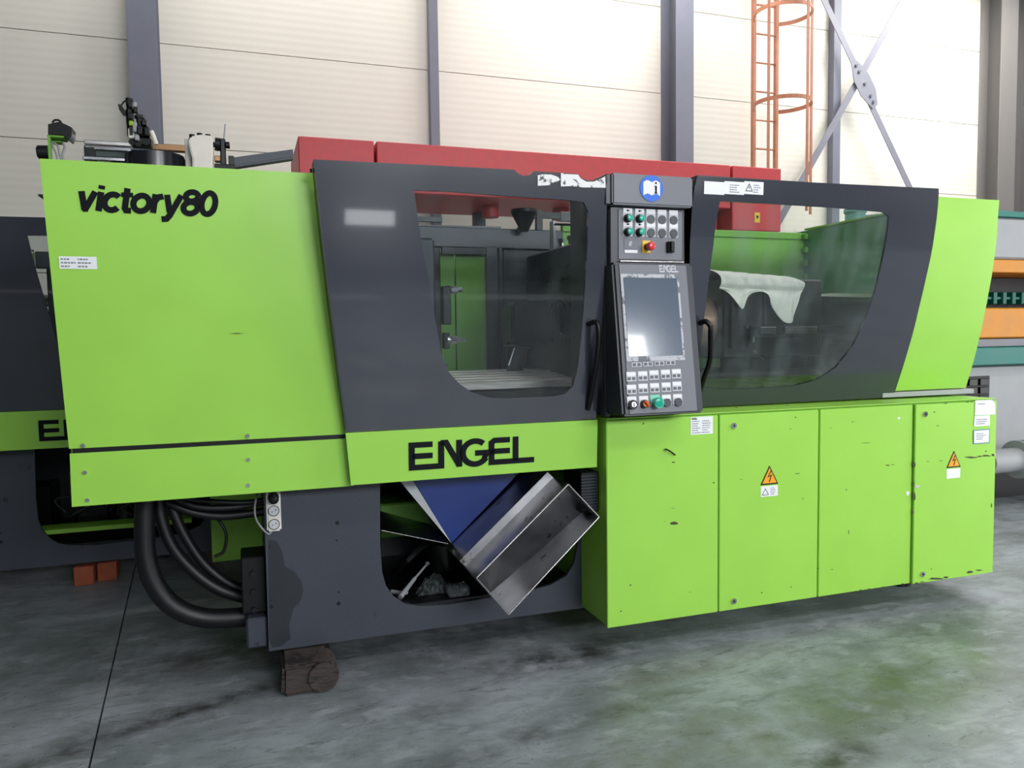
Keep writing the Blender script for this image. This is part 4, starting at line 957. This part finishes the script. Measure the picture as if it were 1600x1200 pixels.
# wire end poking out of the first door, and vented black box on the cabinet side
MB().tube([A(1041, 702, 0), A(1041, 702, -.02), A(1047, 705, -.02), A(1055, 711, -.012)], .004, n=6).build('bent_wire', BLACK, doors[0])
vb = MB().box((1.60, .09, .745), (1.698, .32, .952), .004).build('vent_box', BLACK, M)
vt = MB()
for i in range(12): vt.box((1.598, .085, .76+i*.0155), (1.69, .09, .766+i*.0155))
vt.build('vent_slats', PDARK, vb)

# ================================================================== second identical machine, set back to the left
M2 = copy_tree(M); M2.location = M.location + Vector((-1.95, 2.02, 0))
tag(M2, 'second green and dark grey moulding machine, half hidden behind the first at the left', 'machine')
for c_ in list(M2.children):
    if 'label' in c_: del c_['label']

WO[M2] = M2.location.copy()
B((A(40, 835, 2.5).x, 2.42, A(60, 833, 2.5).z), (A(300, 790, 2.5).x, 2.60, A(60, 826, 2.5).z), 'green_cross_bar', GREEN, M2, .003)
tg = MB(); rn = random.Random(5)
for i in range(16):
    x = -1.25+rn.random()*.95; y = 2.46+rn.random()*.3; z = A(60, 828, 2.5).z+rn.random()*.1
    tg.tube([(x, y, z), (x+rn.uniform(-.1, .15), y+.05, z+rn.uniform(.02, .12)), (x+rn.uniform(-.1, .25), y, z+rn.uniform(.02, .14)), (x+rn.uniform(0, .3), y+.05, z+rn.uniform(-.01, .05))], rn.uniform(.004, .011), n=6, sub=5)
tag(tg.build('cable_tangle', mat('dusty_cable', (52, 60, 54), .6), M2), kind='stuff')
# ================================================================== things on and around the machine
# cloth over the injection unit
L_px = [(1124, 446), (1130, 452), (1138, 456), (1146, 466), (1153, 477), (1160, 486), (1164, 478), (1168, 466), (1174, 459), (1183, 455.5), (1192, 455), (1199, 459), (1203, 466), (1204, 475), (1210, 484), (1218, 495), (1227, 506), (1240, 506), (1238, 497), (1244, 482), (1249, 470), (1251, 458), (1254, 448)]
Yc = .44
tpx = [(x, 421+(x-1125)*.085) for x, _ in L_px]
bm = bmesh.new(); rings = []
for i, (px, pb) in enumerate(L_px):
    ft = A(px, 450, Yc); ztop_ = A(px, tpx[i][1], Yc+.1).z; zfold = A(px, 450+(px-1130)*.04, Yc).z; zend = A(px, pb, Yc).z; x = ft.x
    w_ = .012*math.sin(i*1.7)+.008*math.sin(i*3.1)
    col_ = [(x*1.0, Yc+.42, zfold-.03), (x, Yc+.38, ztop_-.06), (x, Yc+.30, ztop_-.01+w_*.3), (x, Yc+.18, ztop_+.004), (x, Yc+.08, ztop_-.006+w_*.4), (x, Yc+.01, ztop_-.035), (x, Yc-.02+w_, (ztop_+zfold)/2), (x, Yc-.018, zfold+.02), (x, Yc+.008, zfold)]
    for k in (1, 2, 3, 4): col_.append((x, Yc-.008*math.sin(i*.9+k)+.002, zfold+(min(zend, zfold-.004)-zfold)*k/4))
    rings.append([bm.verts.new(v) for v in col_])
for a, b_ in zip(rings, rings[1:]):
    for k in range(len(a)-1): bm.faces.new((a[k], a[k+1], b_[k+1], b_[k]))
bmesh.ops.recalc_face_normals(bm, faces=bm.faces[:])
mb = MB(); mb.bm.free(); mb.bm = bm
clo = mb.build('cloth', CLOTH, sharp=60); so_ = clo.modifiers.new('t', 'SOLIDIFY'); so_.thickness = .004; so_.offset = 0; sm = clo.modifiers.new('s', 'SUBSURF'); sm.levels = 2; sm.render_levels = 2
tag(clo, 'white cloth draped over the injection unit behind the right door window', 'cloth')

# stainless chute
Aq, Bq, Cq, Dq = A(888, 757, -.02), A(936, 808, -.02), A(795, 960, -.02), A(745, 903, -.02)
ch = thing('metal_chute', ((Bq.x+Cq.x)/2, .2, Cq.z), 'dented stainless steel chute tilted under the logo apron beside the cabinet', 'chute')
dep = .50
def slab(p, q, y0, y1, th, name, parent, m=STAIN, off=1):
    n = Vector((-(q-p).z, 0, (q-p).x)).normalized()*th*off
    return MB().poly([Vector((p.x, y0, p.z)), Vector((q.x, y0, q.z)), Vector((q.x, y1, q.z)), Vector((p.x, y1, p.z))], n).build(name, m, parent)
slab(Dq, Aq, -.02, .17, .004, 'chute_wall', ch)
sh = Vector((-.008, 0, .012))
D2, A2 = Dq+Vector((-.0, 0, .0)), Aq
slab(Vector((Dq.x-.03, 0, Dq.z+.03)), Vector((Aq.x-.03, 0, Aq.z+.03)), .172, .5, .004, 'chute_wall', ch)
MB().poly([Vector((Dq.x, .17, Dq.z)), Vector((Aq.x, .17, Aq.z)), Vector((Aq.x-.03, .172, Aq.z+.03)), Vector((Dq.x-.03, .172, Dq.z+.03))], (-.002, .002, .002)).build('chute_fold', STAIN, ch)
slab(Aq, Bq, -.02, .5, .004, 'chute_wall', ch); slab(Bq, Cq, -.02, .5, .004, 'chute_wall', ch); slab(Cq, Dq, -.02, .5, .004, 'chute_wall', ch)
yb_ = .26
cen = (Aq+Bq+Cq+Dq)/4
def rel(p, y): return Vector((p.x, y, p.z))
m1 = Aq.lerp(Dq, .42); m2 = Bq.lerp(Cq, .38)
MB().poly([rel(Aq, .10), rel(Bq, .16), rel(m2, .20), rel(m1, .14)], (0, .004, 0)).build('chute_floor', STAIN, ch)
MB().poly([rel(m1, .14), rel(m2, .20), rel(Cq, .30), rel(Dq, .24)], (0, .004, 0)).build('chute_floor', STAIN, ch)
def rimline(p, q): MB().cyl(p, q, .0025, n=8).build('rim', STEEL, ch)
for p, q in ((Aq, Bq), (Bq, Cq), (Cq, Dq), (Dq, Aq)): rimline(p, q)
# blue V chute
T0, T1, T2 = A(706, 848, .42), A(640, 752, .42), A(822, 740, .42)
bc = thing('blue_chute', (T0.x, .6, T0.z), 'blue painted V-shaped part chute hanging under the logo apron', 'chute')
MB().poly([T0, Vector((T2.x, .42, .95)), Vector((T1.x, .42, .95))], (0, .006, 0)).build('front_plate', HOPB, bc)
n_ = .5
MB().poly([Vector((T0.x, .428, T0.z)), Vector((T1.x, .428, .95)), Vector((T1.x, .95, .95)), Vector((T0.x, .95, T0.z))], (.004, 0, .004)).build('side_plate', HOPB, bc)
MB().poly([Vector((T0.x, .428, T0.z)), Vector((T2.x, .428, .95)), Vector((T2.x, .95, .95)), Vector((T0.x, .95, T0.z))], (-.004, 0, .004)).build('side_plate', HOPB, bc)
S1 = A(618, 757, .41)
MB().poly([Vector((T0.x-.004, .41, T0.z)), Vector((T1.x-.004, .41, .95)), Vector((S1.x, .41, .95))], (0, .004, 0)).build('edge_flange', WPRINT, bc)
tr = MB(); a, b_ = A(596, 829, .40), A(700, 850, .40)
tr.poly([a, b_, Vector((b_.x, .8, b_.z+.01)), Vector((a.x, .8, a.z+.03))], (0, 0, .003)).build('drip_tray', STEEL, bc)
# odds and ends in the base opening
def film(cx, cy, z, sx, sy, h, name, label, cat):
    mb = MB(); n = 9; g = {}
    rn = random.Random(name+label)
    for i in range(n):
        for j in range(n):
            u, v = i/(n-1)*2-1, j/(n-1)*2-1
            g[i, j] = mb.bm.verts.new((cx+u*sx*(1+.15*rn.uniform(-1, 1)), cy+v*sy*(1+.15*rn.uniform(-1, 1)), z+h*max(0, 1-u*u)*max(0, 1-v*v)*rn.uniform(.4, 1.2)+.002))
    for i in range(n-1):
        for j in range(n-1): mb.bm.faces.new((g[i, j], g[i+1, j], g[i+1, j+1], g[i, j+1]))
    return tag(mb.build(name, BAGM, sharp=5), label, cat)
zt3 = .291
film(.93, .52, zt3, .10, .07, .09, 'plastic_bag', 'crumpled clear plastic bag in the middle of the base opening', 'bag')
bp_ = A(742, 952, .40)
pb = MB().box((.965, .36, zt3), (1.08, .44, zt3+.06), .01).build('plastic_box', BAGM); tag(pb, 'flat clear plastic tray with oily film, below the chute corner', 'box')
sp = thing('spray_gun', (.80, .5, zt3), 'small pale grey spray nozzle lying in the base opening at left', 'tool')
MB().cyl((.72, .42, zt3+.02), (.82, .52, zt3+.08), .014, .010, n=12).build('gun_barrel', LGREY, sp); MB().cyl((.82, .52, zt3+.08), (.90, .58, zt3+.13), .006, n=8).cyl((.90, .58, zt3+.13), (.905, .585, zt3+.135), .012, n=8).build('nozzle_tip', LGREY, sp)
MB().tube([(.76, .46, zt3+.03), (.74, .5, zt3+.015), (.70, .55, zt3+.012)], .012).build('gun_grip', LGREY, sp)

# power strip on the base frame
pa, pb2 = A(415, 770, .31), A(440, 828, .31)
ps = thing('power_strip', ((pa.x+pb2.x)/2, .30, pb2.z), 'white three-way power strip hung on the dark base frame', 'power strip')
cx = (pa.x+pb2.x)/2; hw = .033
body = MB().box((cx-hw, .290, pb2.z), (cx+hw, .328, pa.z+.01), .008, 2).build('strip_body', SOCK, ps)
hh = (pa.z+.01-pb2.z)/3
for i in range(3):
    z = pb2.z+hh*(i+.5)+.002
    MB().cyl((cx, .2885, z), (cx, .292, z), .0245, n=28).build('socket_ring', WPRINT, ps)
    MB().tube([(cx+.0245*math.cos(a), .2885, z+.0245*math.sin(a)) for a in [k*math.pi/8 for k in range(16)]], .0018, n=6, sub=1, closed=True).cyl((cx-.008, .2868, z-.004), (cx-.008, .289, z-.004), .0028, n=8).cyl((cx+.009, .2868, z+.004), (cx+.009, .289, z+.004), .0028, n=8).build('socket_outline', BLACK, ps)
MB().cyl((cx, .25, pb2.z+hh*2.5), (cx, .287, pb2.z+hh*2.5), .024, n=20).sphere((cx, .25, pb2.z+hh*2.5), .023, (1, .5, 1)).tube([(cx, .245, pb2.z+hh*2.5), (cx+.005, .24, pb2.z+hh*2.5+.05), (cx+.01, .26, .96)], .007).build('plug', BLACK, ps)
MB().tube([(cx-.01, .31, pb2.z+.002), (cx-.03, .31, pb2.z-.012), A(402, 815, .33), A(398, 795, .36), A(402, 770, .42)], .005).build('strip_cable', BEIGE, ps)

# wooden block and bricks on the floor
b1 = MB(); c = Vector((.235, .25, 0))
b1.box((.115, .14, .01), (.345, .55, .155), .02, 2)
for v in b1.bm.verts: v.co += Vector((random.uniform(-.008, .008), random.uniform(-.01, .01), random.uniform(-.004, .002)))
zmin = min(v.co.z for v in b1.bm.verts)
for v in b1.bm.verts: v.co.z -= zmin
wbk = b1.build('wooden_block', WOOD); 
tag(wbk, 'battered dark wooden block under the left corner of the machine base', 'block')
lg_ = MB().cyl((.30, .13, .075), (.30, .30, .08), .07, .072, n=18).build('roller_end', WOOD, wbk)
for i, (x, y) in enumerate(((-1.083, 2.47), (-.955, 2.53))):
    o = MB().box((x-.06, y-.12+.0, 0), (x+.06, y+.12, .13), .005).build('brick', BRICK); o.rotation_euler.z = .05*i
    tag(o, ('left of the two orange bricks under the rear machine base', 'right of the two orange bricks under the rear machine base')[i], 'brick', 'bricks under the rear machine')

# robot and camera gear on the clamp housing roof
zr0 = zpt-.012
rb = thing('handling_robot', (-.25, .9, zr0), 'swing robot with rails, cream bracket and black drum on the left roof', 'robot')
Y = .85
def rbx(px0, px1, py0, py1, dY, name, m, Yq=Y, bev=.004):
    return ib(px0, px1, py0, py1, Yq, dY, name, m, rb, bev)
dc = A(243, 250, 1.02); rr_ = (A(291, 250, 1.02).x-A(196, 250, 1.02).x)/2; dz = A(243, 239, .89).z
MB().cyl((dc.x, 1.02, zr0), (dc.x, 1.02, dz), rr_, n=48).cyl((dc.x, 1.02, dz), (dc.x, 1.02, dz+.012), rr_*.97, n=48).build('black_drum', mat('drum_black', (30, 33, 40), .22, coat=.3), rb)
def rail(p0, p1, h, Yq, name, m):
    a = A(*p0, Yq); b_ = A(*p1, Yq); zz = (a.z+b_.z)/2
    return MB().box((a.x, Yq, zz-h/2), (b_.x, Yq+.05, zz+h/2), .003).build(name, m, rb)
rail((131, 222), (205, 225), .022, 1.15, 'upper_rail', STEEL); rail((131, 230), (205, 233), .02, 1.14, 'upper_rail', CHROME)
rail((133, 238), (215, 239), .05, 1.16, 'rail_bed', mat('rail_green', (50, 70, 62), .4)); rail((129, 246), (200, 250), .018, 1.12, 'lower_rail', CHROME)
rail((233, 229), (292, 231), .035, 1.24, 'brown_rail', BRASS)
B((A(133, 240, 1.16).x, 1.13, zr0), (A(150, 240, 1.16).x, 1.2, A(140, 232, 1.16).z), 'rail_foot', DSTEEL, rb)
# gripper head
hq = lambda x, y, dy=0: A(x, y, 1.0+dy)
def rod(p, q, r, name, m, n=10): return MB().cyl(hq(*p), hq(*q), r, n=n).build(name, m, rb)
MB().box((hq(198, 0).x, .95, hq(0, 224).z-.0), (hq(238, 0).x, 1.09, hq(0, 214).z)).build('head_base', BLACK, rb) if False else None
ib(203, 236, 214, 227, 1.0, .09, 'head_base', BLACK, rb, .006)
ib(200, 210, 200, 216, .98, .05, 'head_bracket', CREAM, rb, .004); ib(226, 236, 204, 217, 1.02, .05, 'head_bracket', CREAM, rb, .004)
rod((206, 213), (203, 172), .022, 'head_column', DSTEEL); rod((214, 214), (209, 178), .014, 'head_column', LGREY)
rod((222, 214), (217, 184), .018, 'head_cylinder', BLACK); rod((218, 186), (217, 181), .026, 'cylinder_cap', BLACK); rod((229, 214), (224, 192), .012, 'head_cylinder', BLACK)
rod((203, 172), (201, 158), .015, 'head_tip', BLACK); rod((202, 158), (202, 154), .018, 'head_tip', BLACK)
rod((209, 172), (211, 160), .010, 'head_pin', LGREY)
ib(201, 208, 188, 196, .96, .02, 'green_tag', mat('lime_tag', (150, 190, 40), .5), rb)
MB().poly([hq(184, 162), hq(190, 164), hq(195, 172), hq(197, 180), hq(191, 178), hq(186, 171)], (0, .03, 0)).build('head_hook', BLACK, rb)
MB().tube([hq(190, 164), hq(195, 158), hq(199, 160), hq(203, 168)], .004, n=6).build('head_cable', BLACK, rb)
MB().tube([hq(236, 205), hq(240, 214), hq(244, 226)], .012).build('head_cover', CREAM, rb)
for i, (x0_, x1_, y0_, y1_, m_, yy) in enumerate(((199, 207, 176, 186, BLACK, .94), (208, 215, 166, 176, DSTEEL, .97), (207, 214, 190, 206, LGREY, .96), (214, 222, 196, 210, BLACK, .95), (221, 229, 186, 196, DSTEEL, .96), (225, 233, 198, 212, BLACK, .97), (210, 217, 210, 219, LGREY, .95), (200, 206, 160, 168, DSTEEL, .96))):
    ib(x0_, x1_, y0_, y1_, yy, .05, 'head_block', m_, rb, .004)
for (x, y) in ((206, 222), (216, 224), (228, 222)): MB().cyl(A(x, y, .985), A(x, y, 1.01), .016, n=12).build('head_knob', BLACK, rb)
for (x, y) in ((300, 214), (312, 212), (325, 214)): MB().cyl(A(x, y, .90)-Vector((0, 0, .01)), A(x, y, .90)+Vector((0, 0, .012)), .014, n=10).build('bracket_bolt', BLACK, rb)
# cream bracket
cb_ = [(294, 221), (298, 213), (312, 210), (331, 212), (333, 230), (332, 258), (334, 266), (300, 266), (301, 250), (298, 238)]
mb = MB(); mb.poly([A(x, y, .86) for x, y in cb_], (0, .16, 0)); bmesh.ops.bevel(mb.bm, geom=mb.bm.edges[:], offset=.006, segments=2, affect='EDGES'); mb.build('cream_bracket', CREAM, rb)
ib(289, 299, 216, 262, .93, .10, 'bracket_side', CREAM, rb)
pz = A(334, 225, .95); MB().cyl(A(333, 226, .95), A(358, 228, .95), .014, n=10).cyl(A(336, 225, .95), A(344, 226, .95), .035, n=12).build('axle', BLACK, rb)
ib(344, 353, 216, 260, .93, .05, 'arm_post', DSTEEL, rb, .006); ib(335, 347, 243, 252, .95, .05, 'brass_block', BRASS, rb)
MB().cyl(A(353, 227, .93), A(359, 227, .93), .018, n=10).build('axle_end', BLACK, rb)
MB().tube([A(350, 216, .94), A(351, 205, .94), A(352, 194, .94)], .004, n=6).build('air_line', LGREY, rb)
ib(335, 368, 256, 266, .92, .1, 'arm_foot', BLACK, rb); ib(357, 366, 243, 262, .93, .06, 'arm_joint', DSTEEL, rb)
p = A(366, 252, .95); q = A(458, 239, 1.15)
d = (q-p).normalized(); upv = Vector((0, 0, .021))
MB().poly([p-upv, q-upv, q+upv, p+upv], (0, .05, 0)).poly([p-upv*1.5, q-upv*1.5, q-upv*1.05, p-upv*1.05], (0, .065, 0)).build('swing_arm', mat('arm_grey', (66, 72, 82), .4), rb)
B((A(77, 250, .9).x-.05, .87, zpt-.012), (A(77, 250, .9).x+.25, 1.0, zpt-.004), 'post_base_plate', DSTEEL, M)
cg = thing('signal_box_post', (A(85, 250, .9).x, .9, zr0), 'black box on a slim green post at the far left corner of the roof', 'post')
Yp = .9
B((A(75.5, 240, Yp).x, Yp, zpt-.003), (A(79.5, 240, Yp).x, Yp+.03, A(77, 213, Yp).z), 'green_post', DGREEN, cg); ib(73, 100, 211, 214.5, Yp, .10, 'green_shelf', DGREEN, cg); ib(75, 96, 214.5, 222, Yp+.05, .06, 'green_shelf', DGREEN, cg)
mb = MB(); mb.poly([A(x, y, Yp) for x, y in ((75, 194), (92, 190), (103, 194.5), (112, 199), (112, 212), (108, 218), (98, 210.5), (75, 210))], (0, .10, 0)); mb.build('black_box', BLACK, cg)
MB().tube([A(82, 192, Yp+.04), A(85, 188, Yp+.04), A(92, 188, Yp+.04), A(96, 192, Yp+.04)], .005, n=6).build('box_handle', BLACK, cg)
MB().cyl(A(60, 238, Yp+.03), A(76, 238, Yp+.03), .034, n=20).cyl(A(58, 238, Yp+.03), A(61, 238, Yp+.03), .025, n=20).build('black_motor', BLACK, cg)
for pts in (((80, 222), (84, 232), (88, 240), (90, 250), (88, 262)), ((82, 222), (90, 228), (93, 240), (96, 250), (97, 262)), ((98, 222), (101, 230), (98, 240), (98, 250), (97, 262))):
    MB().tube([A(x, y, Yp+.05) for x, y in pts], .006, n=6).build('cable', BEIGE, cg)
